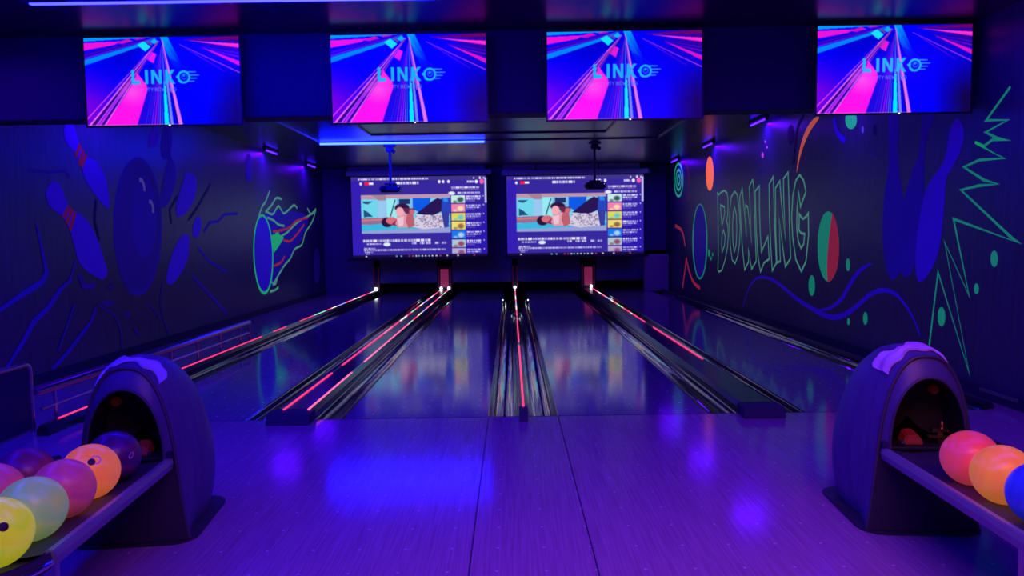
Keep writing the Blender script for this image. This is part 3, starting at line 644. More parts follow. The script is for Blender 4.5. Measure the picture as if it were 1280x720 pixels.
# ------------------------------------------------------------------- murals
class Mural:
    def __init__(s, name, X, sgn, label):
        s.X, s.sgn = X, sgn; s.k = 0
        s.t = thing(name, (X, 11, 1.4), label, 'mural'); s.loc = (X, 11, 1.4)
    def pt(s, px, py):
        p = on_x(px, py, s.X); return (p.y, p.z)
    def off(s): s.k += 1; return s.X + s.sgn * (.0006 + .00007 * s.k)
    def fill(s, name, pts, m, smooth=True, label=None, mb=None):
        q = [s.pt(*p) for p in pts]
        if smooth: q = catmull(q + [q[0]], 5)[:-1]
        q = [(a, min(max(z, .1), CZ - .01)) for a, z in q]
        x = s.off(); b = mb or MB(); b.poly([(x, a, z) for a, z in q])
        if mb: return
        o = b.build(name, M[m], s.t, s.loc)
        bm = bmesh.new(); bm.from_mesh(o.data); bmesh.ops.triangulate(bm, faces=bm.faces); bm.to_mesh(o.data); bm.free()
        if label: o['label'] = label
        return o
    def ell(s, name, cx, cy, rx, ry, m, rot=0, label=None):
        return s.fill(name, [(cx + rx * math.cos(a) * math.cos(rot) - ry * math.sin(a) * math.sin(rot), cy + rx * math.cos(a) * math.sin(rot) + ry * math.sin(a) * math.cos(rot)) for a in [2 * PI * k / 28 for k in range(28)]], m, False, label)
    def strokes(s, name, lines, m, wd=.03, smooth=False, closed=False, label=None, taper=False):
        if len(lines) > 1 and not closed:
            for ln in lines: o = s.strokes(name, [ln], m, wd, smooth, closed, label, taper)
            return o
        b = MB(); x = s.off()
        for ln in lines:
            q = [s.pt(*p) for p in ln]
            if closed: q = q + [q[0]]
            if smooth: q = catmull(q, 6)
            q = [Vector((a, min(max(z, .1), CZ - .01))) for a, z in q]; n = len(q); Lf = []; Rt = []
            for i in range(n):
                if closed: a, c = q[(i - 1) % (n - 1)] if i > 0 else q[n - 2], q[(i + 1) % (n - 1)] if i < n - 1 else q[1]
                else: a, c = q[max(i - 1, 0)], q[min(i + 1, n - 1)]
                d1 = (q[i] - a); d2 = (c - q[i])
                d1 = d1.normalized() if d1.length > 1e-6 else d2.normalized(); d2 = d2.normalized() if d2.length > 1e-6 else d1
                t = d1 + d2
                t = t.normalized() if t.length > .05 else d1
                nrm = Vector((-t.y, t.x)); kk = max(abs(nrm.dot(Vector((-d1.y, d1.x)))), .45)
                ww = wd / 2 / kk * ((.25 + .75 * math.sin(PI * min(max(i / (n - 1), .04), .96))) if taper else 1)
                Lf.append(q[i] + nrm * ww); Rt.append(q[i] - nrm * ww)
            b.loft([[(x, p.x, p.y) for p in Lf], [(x, p.x, p.y) for p in Rt]])
        o = b.build(name, M[m], s.t, s.loc)
        if label: o['label'] = label
        return o
def cv(ox, oy, sc, pts): return [(ox + x / sc, oy + y / sc) for x, y in pts]

RM = Mural('wall_mural', XR, -1, 'neon painted mural with outlined lettering covering the right wall')
c6 = lambda pts: cv(890, 210, 5.146, pts)
letters = [
 ('B', [[(35,160),(45,172),(60,155),(80,145),(97,160),(103,200),(103,280),(95,345),(102,365),(105,430),(100,510),(85,590),(65,655),(45,668),(38,655),(40,560),(40,400),(38,250)], [(55,238),(80,250),(82,290),(65,370),(58,300)], [(66,425),(75,400),(85,440),(80,500),(65,540),(62,480)]]),
 ('O', [[(125,185),(145,150),(162,170),(175,260),(182,380),(178,480),(165,570),(148,615),(130,590),(118,500),(112,380),(115,260)], [(145,250),(157,300),(160,400),(155,500),(143,540),(135,480),(132,380),(137,290)]]),
 ('W', [[(178,190),(195,130),(205,250),(222,440),(216,240),(230,250),(255,485),(240,120),(262,75),(270,130),(278,420),(285,600),(255,650),(234,520),(235,605),(210,655),(195,500)]]),
 ('L', [[(278,150),(305,115),(305,250),(310,400),(318,540),(360,440),(368,585),(335,610),(312,668),(295,560),(285,400)]]),
 ('I', [[(368,105),(395,55),(398,200),(405,400),(412,560),(415,610),(388,660),(378,500),(370,300)]]),
 ('N', [[(408,130),(437,82),(445,200),(472,460),(462,200),(460,70),(490,28),(495,200),(500,400),(506,580),(472,635),(462,560),(432,320),(440,600),(418,608),(410,400)]]),
 ('G', [[(605,150),(590,80),(565,45),(540,80),(520,180),(513,320),(520,450),(540,590),(575,665),(605,600),(622,430),(620,290),(605,315),(585,328),(562,297),(560,400),(572,418),(597,425),(590,490),(573,515),(555,470),(545,380),(548,260),(558,155),(570,250)]])]
for ch, ls in letters:
    RM.strokes('painted_letter', [c6(l) for l in ls], 'paint_line', .032, closed=True, label='pale green outlined letter %s' % ch)
pins = [[(1110,132),(1123,132),(1123,200),(1128,240),(1131,290),(1128,330),(1117,350),(1108,335),(1103,290),(1106,240),(1111,205)],
 [(1153,132),(1171,132),(1160,170),(1156,190),(1155,240),(1150,300),(1140,340),(1130,345),(1126,330),(1128,260),(1140,215),(1148,195),(1151,165)],
 [(1196,148),(1203,155),(1205,170),(1200,190),(1190,210),(1183,225),(1180,260),(1176,300),(1168,330),(1152,352),(1145,340),(1147,290),(1157,240),(1166,222),(1178,205),(1184,185),(1188,160)]]
for k, p in enumerate(pins): RM.fill('painted_pin', p, ('paint_deepblue', 'paint_deepblue', 'paint_blue')[k], True, 'blue painted bowling pin')
zz = cv(1080, 100, 3.6, [(660,30),(550,182),(648,180),(548,235),(600,262),(655,272),(580,268),(540,298),(500,280),(632,352),(520,360),(450,392),(540,450),(602,468),(520,475),(437,495),(665,710)])
zz += [(1275,304),(1192,273.6),(1211.7,370),(1181,302.7),(1211.7,466.7),(1172.7,340),(1161.7,431.7)]
RM.strokes('painted_zigzag', [zz], 'paint_teal', .024, label='green jagged zigzag line')
RM.strokes('painted_wave', [cv(900, 330, 4.571, [(132,245),(155,165),(190,100),(235,75),(300,90),(370,140),(440,200),(520,250),(580,285),(650,305),(720,285),(790,235),(860,175),(930,150),(1000,170),(1060,235),(1110,320),(1145,410)]),
    cv(900, 330, 4.571, [(540,262),(620,255),(690,205),(730,140),(780,60),(830,15),(870,0)])], 'paint_blue', .062, smooth=True, taper=True, label='blue flowing ribbon')
RM.ell('painted_ball', 1035.5, 308, 13.5, 44, 'paint_green' if False else 'paint_teal', label='half green half red painted ball')
RM.fill('ball_half', [(1040.5,265),(1046,280),(1049,308),(1047,333),(1041,348),(1035,351.5),(1034,330),(1036,300)], 'paint_red', True, 'red half of the painted ball')
RM.ell('painted_ball', 875, 302, 9.5, 47.5, 'paint_teal', label='blue painted ball with green rim'); RM.ell('ball_face', 875, 301.5, 8.2, 45.5, 'paint_deepblue')
RM.ell('painted_ball', 855, 314, 3.5, 17, 'paint_dark')
RM.ell('painted_oval', 887.3, 217, 4.8, 21.5, 'paint_hotorange', label='bright orange oval')
spi = []
for a, r in ((0, 1.0), (0, .62), (0, .28)):
    spi.append([(848.3 + 5.5 * r * math.cos(q), 225 + 20.5 * r * math.sin(q)) for q in [2 * PI * k / 20 for k in range(20)]])
RM.strokes('painted_spiral', spi, 'paint_green', .055, closed=True, label='green painted spiral')
RM.strokes('painted_squiggle', [[(856,203),(859,208),(861,218),(861,233)], [(861,237),(860,252)]], 'paint_dimred', .05, True)
RM.strokes('painted_figure', [cv(830, 190, 4, [(56,368),(80,383),(92,400),(100,430),(106,470)]), cv(830, 190, 4, [(112,530),(104,600),(93,680)]), cv(830, 190, 4, [(112,530),(122,580),(140,635),(160,665),(180,680)])], 'paint_red', .075, True, label='red painted stick figure strokes')
for cx, cy, rx, ry, mm in ((886.5,316,1.4,5,'paint_teal'),(891,318,.8,2.5,'paint_teal'),(889,323,.8,2.5,'paint_teal'),(1064,150,7.3,11.5,'paint_green'),(1078.7,162,1.6,4.8,'paint_white'),(1094,163,2.6,7,'paint_dark'),(1093,192,1.5,4,'paint_violet'),
    (1015,357,4,13,'paint_teal'),(1060.3,331,2.6,8,'paint_teal'),(1061,402,1.6,4.5,'paint_teal'),(1082,398,2.8,8,'paint_teal'),(1177.3,396,4.8,12.2,'paint_teal'),(1221,361,3,6.8,'paint_teal'),(1243.3,323.5,4.6,10.3,'paint_teal'),
    (988.7,169,3.8,13,'paint_dark'),(957,177,.9,1.6,'paint_pink'),(959,184,.9,1.6,'paint_pink'),(953.5,194,1.4,3.6,'paint_pink'),(948,201.6,.8,2,'paint_violet'),(956,213,.8,1.8,'paint_violet'),(950,216,.9,2.2,'paint_violet')):
    RM.ell('painted_dot', cx, cy, rx, ry, mm)
RM.fill('painted_streak', [(1022,146),(1018,148),(1011,157),(1004,172),(999,192),(996,216),(1000,198),(1005,182),(1013,164),(1024,148)], 'paint_orange', True, 'orange curved streak')
RM.strokes('painted_curve', [[(1005,143),(997,160),(994,182),(992,206)]], 'paint_teal' if False else 'paint_dark', .05, True)
RM.strokes('painted_curve', [[(1043,147),(1045,160),(1050,170),(1057,176)]], 'paint_blue', .07, True)

LM = Mural('wall_mural', XL, 1, 'dark blue painted mural of a ball smashing bowling pins on the left wall')
c8 = lambda pts: cv(300, 180, 3.425, pts)
LM.fill('painted_flame', c8([(105,300),(150,285),(215,285),(290,312),(268,400),(205,500),(140,610),(110,560)]), 'paint_deepblue', True, 'dark blue flame body')
LM.ell('painted_ball', 329, 318, 12.6, 50.5, 'paint_green', -.03, 'painted flaming ball with green rim'); LM.ell('ball_face', 329, 317.5, 11.2, 47, 'paint_blue', -.03)
LM.strokes('flame_line', [c8(l) for l in ([(80,310),(95,268),(110,245),(127,200)],[(108,292),(135,262),(155,232),(178,236)],[(112,288),(140,300),(165,266),(185,296),(205,285),(230,262),(245,275)],[(115,315),(140,325),(165,345),(190,350)],
    [(165,400),(200,380),(230,350),(260,325),(290,310),(310,295),(325,278)],[(140,605),(165,560),(190,520),(215,490),(235,450),(265,430),(280,380),(310,330),(325,280)],[(288,275),(305,300),(325,280)],[(128,632),(150,625),(165,612)],[(135,590),(150,600),(160,575)])], 'paint_line', .045, True, label='pale green wavy flame line')
LM.fill('flame_core', c8([(130,392),(150,385),(160,372),(172,392),(188,400),(165,440),(145,466),(138,430)]), 'paint_green', False, 'bright green flame core')
LM.strokes('flame_line', [c8(l) for l in ([(140,375),(175,370),(215,355),(240,330),(290,315)],[(185,412),(215,415),(240,390),(275,345)],[(145,522),(175,507),(192,480)])], 'paint_red', .05, True, label='red wavy flame line')
LM.ell('painted_ball', 396, 332, 4.8, 25, 'paint_dark'); LM.ell('ball_face', 396, 332, 4.2, 23, 'paint_violet')
LM.ell('painted_ball', 172, 283, 30.5, 87, 'paint_deepblue', 0, 'big dark painted bowling ball'); LM.ell('ball_face', 172, 282, 28.5, 82, 'paint_dark' if False else 'paint_violet')
LM.ell('ball_face', 164, 300, 19, 64, 'paint_dark' if False else 'paint_violet'); LM.ell('ball_highlight', 180, 272, 16, 50, 'paint_deepblue')
LM.strokes('painted_curve', [[(174,225),(177,225.5),(179.5,231),(180.5,239)], [(186,252),(189,253),(191,259),(191,266)]], 'paint_white', .05, True)
c6l = lambda p: cv(60, 140, 4.5, p)
LM.fill('painted_pin', c6l([(115,48),(145,75),(165,140),(180,190),(215,245),(270,280),(315,350),(335,430),(345,530),(320,530),(260,460),(205,370),(185,300),(150,230),(110,185),(88,130),(95,70)]), 'paint_blue', True, 'blue painted pin with red neck stripes')
LM.strokes('pin_stripe', [c6l(l) for l in ([(182,182),(155,250)],[(197,212),(176,298)],[(214,238),(186,308)])], 'paint_dimred', .05)
LM.fill('painted_pin', [(65,226),(75,232),(83,252),(87,262),(96,265),(110,277),(122,300),(130,325),(134,340),(129,349),(118,345),(100,330),(92,305),(86,285),(75,268),(62,258),(57,240)], 'paint_blue', True, 'blue painted pin with red neck stripes')
LM.strokes('pin_stripe', [[(86,258),(79,272)],[(90,261),(83,280)],[(94,265),(87,288)]], 'paint_dimred', .05)
LM.fill('painted_pin', [(212,190),(220,215),(216,240),(207,258),(200,255),(203,230)], 'paint_deepblue', True)
LM.fill('painted_pin', [(232,215),(245,222),(243,247),(233,265),(222,271),(220,257),(226,235)], 'paint_blue', True)
LM.fill('painted_pin', [(228,293),(236,296),(235,320),(227,340),(215,355),(208,352),(210,335),(218,310)], 'paint_blue', True)
LM.ell('painted_pin', 246, 284, 5, 14, 'paint_blue', .15); LM.ell('painted_pin', 310.5, 210, 4.5, 18, 'paint_deepblue'); LM.ell('painted_pin', 192, 172, 6, 14, 'paint_blue', .3); LM.ell('painted_pin', 208, 178, 7, 22, 'paint_deepblue', .1)
LM.strokes('painted_crack', [[(-20,400),(0,387),(28,368),(53,352),(58,340),(52,310),(45,280)], [(0,472),(10,457),(28,428),(42,402),(60,385),(75,362),(88,350),(94,325)]], 'paint_deepblue', .06, False, taper=True, label='blue jagged wall crack')
LM.strokes('painted_crack', [[(65,470),(85,440),(100,420),(113,403),(120,385)], [(247,310),(262,327),(283,340)], [(240,345),(262,368),(283,392)], [(297,267),(280,268),(272,277),(262,278),(255,290)]], 'paint_deepblue', .045)
LM.strokes('painted_crack', [[(263,230),(252,250),(245,262),(235,275)], [(222,245),(212,262),(214,280)], [(120,250),(118,275),(124,300)]], 'paint_dark', .04)
LM.strokes('painted_crack', [[(35,213),(50,214),(62,216),(82,213),(88,222)]], 'paint_violet', .03)
c7 = lambda p: cv(0, 280, 3.788, p)
for pl in ([(365,240),(385,240),(400,285),(455,275),(440,310),(390,310)], [(510,300),(535,275),(525,320)], [(580,425),(610,415),(620,440),(595,445)], [(470,370),(530,360),(535,385),(500,390)], [(630,490),(650,500),(660,535),(640,515)]):
    LM.fill('painted_shard', c7(pl), 'paint_violet', False)
LM.strokes('painted_crack', [c7(l) for l in ([(460,380),(540,430),(570,500),(575,600)], [(770,280),(755,370),(775,460),(800,530)], [(690,390),(715,390),(760,460)], [(350,380),(320,470),(275,600)])], 'paint_violet', .025)

# ------------------------------------------------ guard rail and low screen
xr = -3.31; hz = .265; y0, y1 = 5.06, 9.24; loc = (xr, y0, 0)
t = thing('guard_rail', loc, 'low steel guard rail beside the left outer gutter', 'railing')
MB().tube([(xr, y0, hz), (xr, y0 + .02, hz), (xr, y1, hz)], [.018, .028, .028], 14).build('top_rail', M['steel'], t, loc, smooth=True)
MB().tube([(xr, y0 + .05, hz * .52), (xr, y1, hz * .52)], .011, 10).build('mid_rail', M['steel'], t, loc, smooth=True)
for y in (5.27, 5.88, 6.5, 7.1, 7.7, 8.31, 8.92, 9.23):
    MB().tube([(xr, y, .001), (xr, y, hz)], .011, 10).build('post', M['steel'], t, loc, smooth=True)
xr = -3.33; loc = (xr, 4.4, 0)
t = thing('low_screen', loc, 'low tubular steel frame with black infill at the left picture edge', 'barrier')
ya, yb, zt = 3.7, 5.04, .47
fr = [(xr, yb, .001)] + [(xr, yb - .05 + .05 * math.cos(a), zt - .05 + .05 * math.sin(a)) for a in [PI / 2 * k / 6 for k in range(7)]] + [(xr, ya + .05 - .05 * math.sin(a), zt - .05 + .05 * math.cos(a)) for a in [PI / 2 * k / 6 for k in range(7)]] + [(xr, ya, .001)]
MB().tube(fr, .017, 12).build('frame', M['steel'], t, loc, smooth=True)
MB().box((xr - .008, ya + .01, .02), (xr + .008, yb - .01, zt - .012)).build('infill_panel', M['black'], t, loc)

# -------------------------------------------------------------- ball returns
def arch(Wd, H, n=2.5, k=40, z0=0.0, squeeze=.10):
    pts = []
    for i in range(k + 1):
        a = PI * i / k; ca, sa = math.cos(a), math.sin(a)
        x = Wd * (1 if ca > 0 else -1) * abs(ca) ** (2 / n); z = H * abs(sa) ** (2 / n)
        if z < .35: x *= 1 - squeeze * (1 - z / .35) ** 2
        pts.append((x, z + z0))
    return pts
PROF = [(0, .205, .765), (.03, .212, .782), (.08, .222, .79), (.18, .243, .795), (.28, .257, .775), (.36, .257, .735), (.43, .242, .66), (.48, .215, .55), (.515, .17, .4), (.53, .11, .25)]
def sq_at(d): return -.13 + .33 * min(d / .15, 1)
def hood_pt(d, a_deg, off=0):
    """point on the hood surface at depth d and arch angle"""
    for (d0, w0, h0), (d1, w1, h1) in zip(PROF, PROF[1:]):
        if d <= d1:
            q = (d - d0) / (d1 - d0); Wd, H = w0 + (w1 - w0) * q, h0 + (h1 - h0) * q; break
    a = math.radians(a_deg); ca, sa = math.cos(a), math.sin(a); n = 2.5
    Wd += off; H += off
    return (Wd * (1 if ca > 0 else -1) * abs(ca) ** (2 / n), d, H * abs(sa) ** (2 / n))
def ball_return(cx, cy, label, mir, brass, yaw):
    t = thing('ball_return', (cx, cy, 0), label, 'ball return', 'ball returns', yaw)
    s = -1 if mir else 1
    MB().loft([[(x, d, max(z, .012)) for x, z in arch(Wd, H, squeeze=sq_at(d))] for d, Wd, H in PROF] + [[(0, .532, .12)] * 41]).build('hood', M['hood'], t, smooth=True, angle=50)
    # front ring between outer arch and opening
    oz = .37; OW, OH = .156, .310
    outer = [p for p in arch(.205, .765, squeeze=-.13)]
    inner = []
    for i in range(41):
        a = PI * i / 40; inner.append((OW * math.cos(a) if True else 0, oz + OH * abs(math.sin(a)) ** .85))
    top_outer = [(x, z) for x, z in outer if z >= oz * .98]
    k = len(top_outer)
    # resample outer arch by matching angle
    oo = []
    for i in range(41):
        f = i / 40 * (k - 1); j = min(int(f), k - 2); q = f - j
        oo.append((top_outer[j][0] * (1 - q) + top_outer[j + 1][0] * q, top_outer[j][1] * (1 - q) + top_outer[j + 1][1] * q))
    rings = [[(x, 0, z) for x, z in oo]]
    for q, dy in ((.15, -.006), (.5, -.022), (.85, -.036), (1, -.040)):
        rings.append([(a[0] * (1 - q) + c[0] * q, dy, a[1] * (1 - q) + c[1] * q) for a, c in zip(oo, inner)])
    MB().loft(rings).build('front_face', M['hoodface'], t, smooth=True, angle=60)
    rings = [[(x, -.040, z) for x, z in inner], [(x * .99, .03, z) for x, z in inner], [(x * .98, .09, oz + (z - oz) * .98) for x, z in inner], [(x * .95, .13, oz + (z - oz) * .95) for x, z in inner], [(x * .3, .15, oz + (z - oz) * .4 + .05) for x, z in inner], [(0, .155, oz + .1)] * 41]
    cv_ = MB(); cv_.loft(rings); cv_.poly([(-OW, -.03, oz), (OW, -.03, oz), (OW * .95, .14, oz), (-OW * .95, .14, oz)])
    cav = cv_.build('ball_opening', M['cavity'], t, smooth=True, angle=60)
    MB().tube([(x, -.004, max(z, .012)) for x, z in outer], .008, 8).build('edge_trim', M['trim'], t, smooth=True)
    MB().tube([(x, -.041, z) for x, z in inner], .006, 8).build('opening_trim', M['trim'], t, smooth=True)
    lo = [(x, z) for x, z in outer if z < oz * .98]
    lp = MB(); zs = [.012, .1, .2, .3, oz + .005]
    def wat(z):
        best = min(outer, key=lambda p: abs(p[1] - z) + (0 if p[0] > 0 else 9)); return best[0]
    lp.loft([[(-wat(z), .0 - .02 * (1 - z / oz), z), (-wat(z) * .5, -.008 - .02 * (1 - z / oz), z), (0, -.012 - .02 * (1 - z / oz), z), (wat(z) * .5, -.008 - .02 * (1 - z / oz), z), (wat(z), -.02 * (1 - z / oz), z)] for z in zs])
    lp.build('lower_panel', M['hoodlow'], t, smooth=True)
    bp = []
    for sx, sy, a0 in ((1, 1, 0), (-1, 1, 90), (-1, -1, 180), (1, -1, 270)):
        for q in range(5):
            a = math.radians(a0 + q * 22.5); bp.append((sx * (.262 - .1) + .1 * math.cos(a), .25 + sy * (.30 - .1) + .1 * math.sin(a)))
    MB().loft([[(x, y, .0005) for x, y in bp], [(x, y, .010) for x, y in bp]], closed=True, cap=True).build('base_plate', M['bed'], t, bevel=.003)
    # things seen inside the opening
    MB().lathe([(.004, -.02), (.016, -.014), (.021, 0), (.018, .02)], (s * -.085, .10, .600), 'y', 18).build('red_lens', M['red'], cav, smooth=True)
    rx = s * .025
    MB().add([(rx - .045, .03, oz + .002), (rx + .045, .03, oz + .002), (rx + .04, .12, oz + .002), (rx - .035, .12, oz + .002), (rx - .025, .045, oz + .04), (rx + .03, .045, oz + .036), (rx + .028, .115, oz + .055), (rx - .02, .115, oz + .055)],
             [(0, 1, 2, 3), (4, 5, 6, 7), (0, 1, 5, 4), (1, 2, 6, 5), (2, 3, 7, 6), (3, 0, 4, 7)]).build('red_bumper', M['red'], cav, bevel=.006)
    MB().cbox((rx + s * .052, .02, oz + .013), (.014, .012, .02)).build('metal_stop', M['chrome'], cav, bevel=.002)
    if brass:
        bb = MB(); bb.cbox((.105, .085, oz + .055), (.07, .03, .014)); bb.cbox((.085, .07, oz + .03), (.07, .02, .01)); bb.cbox((.105, .085, oz + .026), (.02, .02, .048)); bb.lathe([(.008, 0), (.011, .02), (.006, .035)], (.115, .085, oz + .06), 'z', 12)
        bb.build('brass_fitting', M['brass'], cav)
    # ball rack toward the players
    Lr, zb, zr, SL = 1.0, .352, .372, .022
    RO_ = s * -.06
    bed = MB(); pr = [(-.212, zr - .01), (-.205, zb + .012), (-.11, zb), (-.005, zb + .010), (.005, zb + .010), (.11, zb), (.205, zb + .012), (.212, zr - .01)]
    n_ = 8
    bed.loft([[(x + RO_, -.02 - Lr * i / n_, z + SL * Lr * i / n_) for x, z in pr] for i in range(n_ + 1)])
    bed.loft([[(x + RO_, -.02 - Lr * i / n_, z - .018 + SL * Lr * i / n_) for x, z in pr] for i in range(n_ + 1)])
    bed.build('rack_bed', M['bed'], t, smooth=True, angle=30)
    for sx in (-1, 1):
        r_ = MB(); pf = [(.212, zr - .05), (.240, zr - .05), (.246, zr - .02), (.240, zr + .002), (.216, zr + .002), (.212, zr - .01)]
        r_.loft([[(sx * x + RO_, -.015, z) for x, z in pf], [(sx * x + RO_, -.015 - Lr, z + SL * Lr) for x, z in pf]], closed=True, cap=True)
        r_.build('side_rail', M['rail'], t, bevel=.003)
        MB().cbox((sx * .225 + RO_, -.02, zr - .005), (.03, .03, .075)).build('rail_bracket', M['black'], t, bevel=.004)
        lg = MB().box((sx * .20 + RO_ - .016, -.02 - Lr + .05, .012), (sx * .20 + RO_ + .016, -.02 - Lr + .085, zb - .02)).build('leg', M['steel'], t, bevel=.003)
        MB().lathe([(.035, .0005), (.035, .008), (.018, .012)], (sx * .20 + RO_, -.02 - Lr + .067, 0), 'z', 16).build('foot', M['black'], lg, smooth=True)
    zq = zr + SL * Lr
    arc = [(RO_ + .232 * math.cos(a), -.02 - Lr - .21 * math.sin(a), zq - .022) for a in [PI * k / 16 for k in range(17)]]
    ec = MB(); ec.loft([[(x, y, zq + .0), (RO_ + (x - RO_) * 1.03, y - .004, zq - .02), (x, y, zq - .05), (RO_ + (x - RO_) * .93, y + .015, zq - .045), (RO_ + (x - RO_) * .93, y + .015, zq - .004)] for x, y, z in arc], closed=False)
    ec.build('end_stop', M['bed'], t, smooth=True)
    MB().tube([(RO_ + (x - RO_) * 1.02, y - .006, zq - .03) for x, y, z in arc], .009, 10).build('chrome_band', M['chrome'], t, smooth=True)
    fl = [(RO_ + (x - RO_) * .93, y + .015, zb + SL * Lr - .008) for x, y, z in arc]
    MB().poly(fl).build('end_floor', M['bed'], t)
    return t
BLX, BRX, BY = -1.650, 1.753, 3.11
YAWL, YAWR = math.radians(6.2), math.radians(-4.2)
ball_return(BLX, BY, 'grey hooded ball return at the left whose rack holds most of the balls', False, False, YAWL)
ball_return(BRX, BY, 'grey hooded ball return on the right topped with a pinkish towel', True, True, YAWR)

def towel(cx, name, label, d0, d1, a0, a1, m, seed):
    rnd = random.Random(seed); rows = []; low = []; n, k = 26, 12
    ph = rnd.uniform(0, 6)
    for i in range(n + 1):
        a = a0 + (a1 - a0) * i / n; row = []
        for j in range(k + 1):
            edge0 = d0 + .012 * math.sin(i * .7 + ph); edge1 = d1 + .03 * math.sin(i * .45 + ph) + .01 * math.sin(i * 1.3)
            d = edge0 + (edge1 - edge0) * j / k
            row.append((d, a, .010 + .0035 * math.sin(j * .8 + i * .3 + ph) + .001 * math.sin(i * .9)))
        rows.append([hood_pt(*q) for q in row]); low.append([hood_pt(d, a, .0035) for d, a, _ in row])
    mb = MB(); mb.loft(rows)
    mb.loft(low); mb.loft([rows[0], low[0]]); mb.loft([rows[-1], low[-1]]); mb.loft([[r[0] for r in rows], [r[0] for r in low]]); mb.loft([[r[-1] for r in rows], [r[-1] for r in low]])
    o = mb.build(name, M[m], smooth=True, angle=70); o.location = (cx, BY, 0); o.rotation_euler = (0, 0, YAWL if cx < 0 else YAWR)
    return tag(o, label, 'towel')
towel(BLX, 'towel', 'pale bluish towel draped over the top of the left ball return', .028, .10, 58, 122, 'towel', 2)
towel(BRX, 'towel', 'crumpled pinkish towel draped over the top of the right ball return', .035, .14, 66, 124, 'towelpink', 5)

# --------------------------------------------------------------------- balls
BRD = .099
def ballmat(name, c1, c2, c3=None, sc=5, fl=.0):
    m = mat(name, c1, .3, spec=.4, coat=.25); bsdf(m).inputs['Coat Roughness'].default_value = .34
    rp = noise_color(m, c1, c2, (1, 1, 1), sc, .35, .68, 5, 1.6)
    if c3:
        e = rp.color_ramp.elements.new(.52); e.color = (*c3, 1)
    if fl: L(m, rp.outputs['Color'], bsdf(m).inputs['Emission Color']); bsdf(m).inputs['Emission Strength'].default_value = fl  # glow added to the ball colour, making up for weak lamp light
    return m
def ball(p, name, label, m, holes=(), logo=None):
    t = thing(name, p, label, 'bowling ball', 'bowling balls on the return racks')
    s = MB(); R_ = BRD; rings = []
    for i in range(33):
        a = PI * i / 32; rings.append([(max(R_ * math.sin(a), 1e-4) * math.cos(2 * PI * k / 48), max(R_ * math.sin(a), 1e-4) * math.sin(2 * PI * k / 48), -R_ * math.cos(a)) for k in range(48)])
    s.loft(rings, closed=True, cap=True); s.build('shell', m, t, smooth=True, angle=80)
    def cap(dirv, ang, m_, nm, inner=None, rise=.0006, sq=1.0):
        d = Vector(dirv).normalized(); a = d.orthogonal().normalized(); c = d.cross(a); mb = MB()
        def ring(an, rr): return [tuple((d * math.cos(an) + (a * math.cos(2 * PI * k / 20) + c * sq * math.sin(2 * PI * k / 20)) * math.sin(an)) .normalized() * rr) for k in range(20)]
        if inner is None: mb.loft([ring(ang, R_ + rise), ring(ang * .6, R_ + rise), ring(.001, R_ + rise)], closed=True)
        else: mb.loft([ring(ang, R_ + rise), ring(inner, R_ + rise)], closed=True)
        return mb.build(nm, m_, t, smooth=True)
    toc = (CAM - Vector(p)).normalized(); rt = -toc.cross(Vector((0, 0, 1))).normalized(); up = toc.cross(rt)
    for hx, hy in holes:
        q = (toc + rt * hx + up * hy).normalized()
        cap(q, .13, M['cavity'], 'finger_hole')
    if logo:
        hx, hy, a1, a2, sq = logo
        q = (toc + rt * hx + up * hy).normalized(); cap(q, a1, mat('pale_logo', (.62, .5, .55), .4), 'logo_ring', a2, .0005, sq)
    return t
rows = []
zc = .352 + BRD + .002
def bx_(side, lane, k):   # world position of a ball: rack side, row (+1 inner), place from the hood
    cx, yw = (BLX, YAWL) if side < 0 else (BRX, YAWR)
    lx, ly = side * .06 + -side * lane * .11, -.27 - k * .1995
    return Vector((cx + lx * math.cos(yw) - ly * math.sin(yw), BY + lx * math.sin(yw) + ly * math.cos(yw), zc + .022 * (-ly - .02) + .0015))
BM = dict(
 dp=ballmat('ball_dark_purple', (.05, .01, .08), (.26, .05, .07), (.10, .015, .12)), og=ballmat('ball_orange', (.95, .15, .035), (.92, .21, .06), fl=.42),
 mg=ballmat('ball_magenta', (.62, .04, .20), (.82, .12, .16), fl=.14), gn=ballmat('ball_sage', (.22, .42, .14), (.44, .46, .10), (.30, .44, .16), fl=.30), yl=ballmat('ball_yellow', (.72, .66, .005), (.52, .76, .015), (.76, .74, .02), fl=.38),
 br=ballmat('ball_plum', (.16, .02, .14), (.36, .09, .05)), rd=ballmat('ball_red', (.85, .06, .05), (.75, .06, .16), fl=.34), bl=ballmat('ball_blue', (.02, .03, .6), (.04, .08, .75), fl=.1), og2=ballmat('ball_orange_yellow', (.95, .19, .05), (.95, .30, .03), fl=.40))
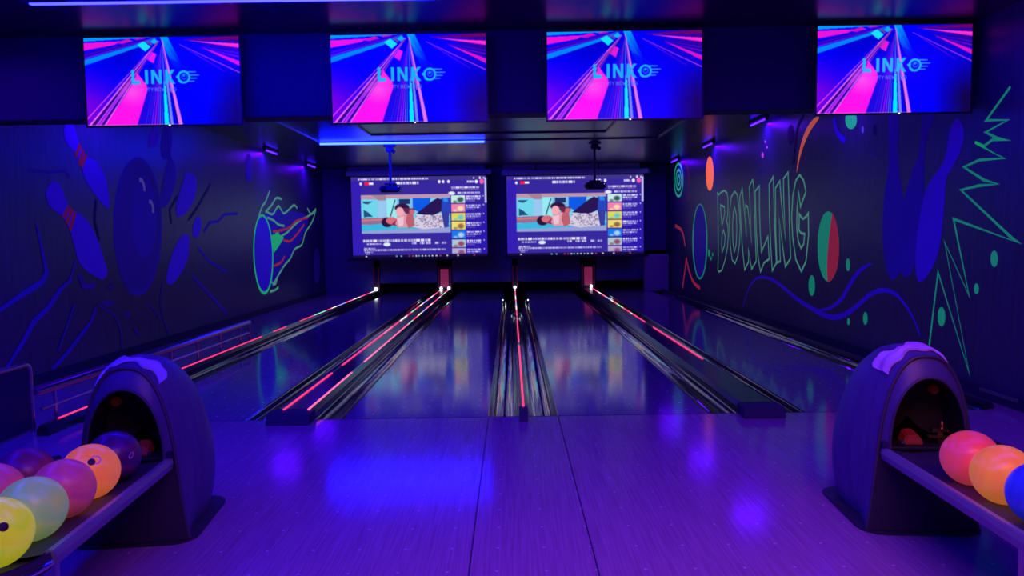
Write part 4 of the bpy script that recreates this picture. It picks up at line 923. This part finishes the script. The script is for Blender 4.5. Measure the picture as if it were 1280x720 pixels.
ball(bx_(-1, 1, 0), 'bowling_ball', 'dark purple marbled ball half inside the left hood opening', BM['dp'], (), (.75, -.05, .14, .10, .6))
ball(bx_(-1, 1, 1), 'bowling_ball', 'bright orange ball behind the magenta one in the left rack', BM['og'], ((.05, .35),), (.2, .42, .17, .13, 1))
ball(bx_(-1, 1, 2), 'bowling_ball', 'magenta pink ball between the orange and sage balls in the left rack', BM['mg'])
ball(bx_(-1, 1, 3), 'bowling_ball', 'speckled sage green ball just behind the yellow ball', BM['gn'])
ball(bx_(-1, 1, 4), 'bowling_ball', 'yellow ball with a dark finger hole at the front of the left rack', BM['yl'], ((.22, .12),))
ball(bx_(-1, -1, 1.05), 'bowling_ball', 'dark plum ball in the outer row of the left rack', BM['br'])
ball(bx_(-1, -1, 2.07), 'bowling_ball', 'magenta ball cut by the left picture edge', BM['mg'])
ball(bx_(1, 1, .95), 'bowling_ball', 'pinkish red ball in the right rack', BM['rd'], (), (.55, -.1, .17, .13, .7))
ball(bx_(1, 1, 1.97), 'bowling_ball', 'orange ball in front of the red one in the right rack', BM['og2'])
ball(bx_(1, 1, 3), 'bowling_ball', 'deep blue ball cut by the right picture edge', BM['bl'])

# -------------------------------------------------------------------- lamps
def area(name, loc, size, sy, col, power, target):
    ld = bpy.data.lights.new(name, 'AREA'); ld.shape = 'RECTANGLE'; ld.size = size; ld.size_y = sy; ld.color = col; ld.energy = power
    o = bpy.data.objects.new(name, ld); COL.objects.link(o); o.location = loc
    o.rotation_euler = (Vector(target) - Vector(loc)).to_track_quat('-Z', 'Y').to_euler(); return o
area('added_red_fill', (.9, .5, 2.7), 2.4, .4, (1, .24, .28), 18, (.9, 2.3, 0)).data.spread = math.radians(110)  # unseen fill light added to redden the near floor and balls
area('added_blue_fill', (1.3, 2.7, 2.85), 4.2, .8, (.07, .0, 1), 88, (1.3, 3.6, 0))  # unseen fill light added for more blue on the right approach
for x, y in UVL:   # the light of each violet tube
    area('violet_lamp_light', (x, y, CZ - .09), .05, .64, (.09, .0, 1), 15, (XL if x < 0 else XR, y, .9))
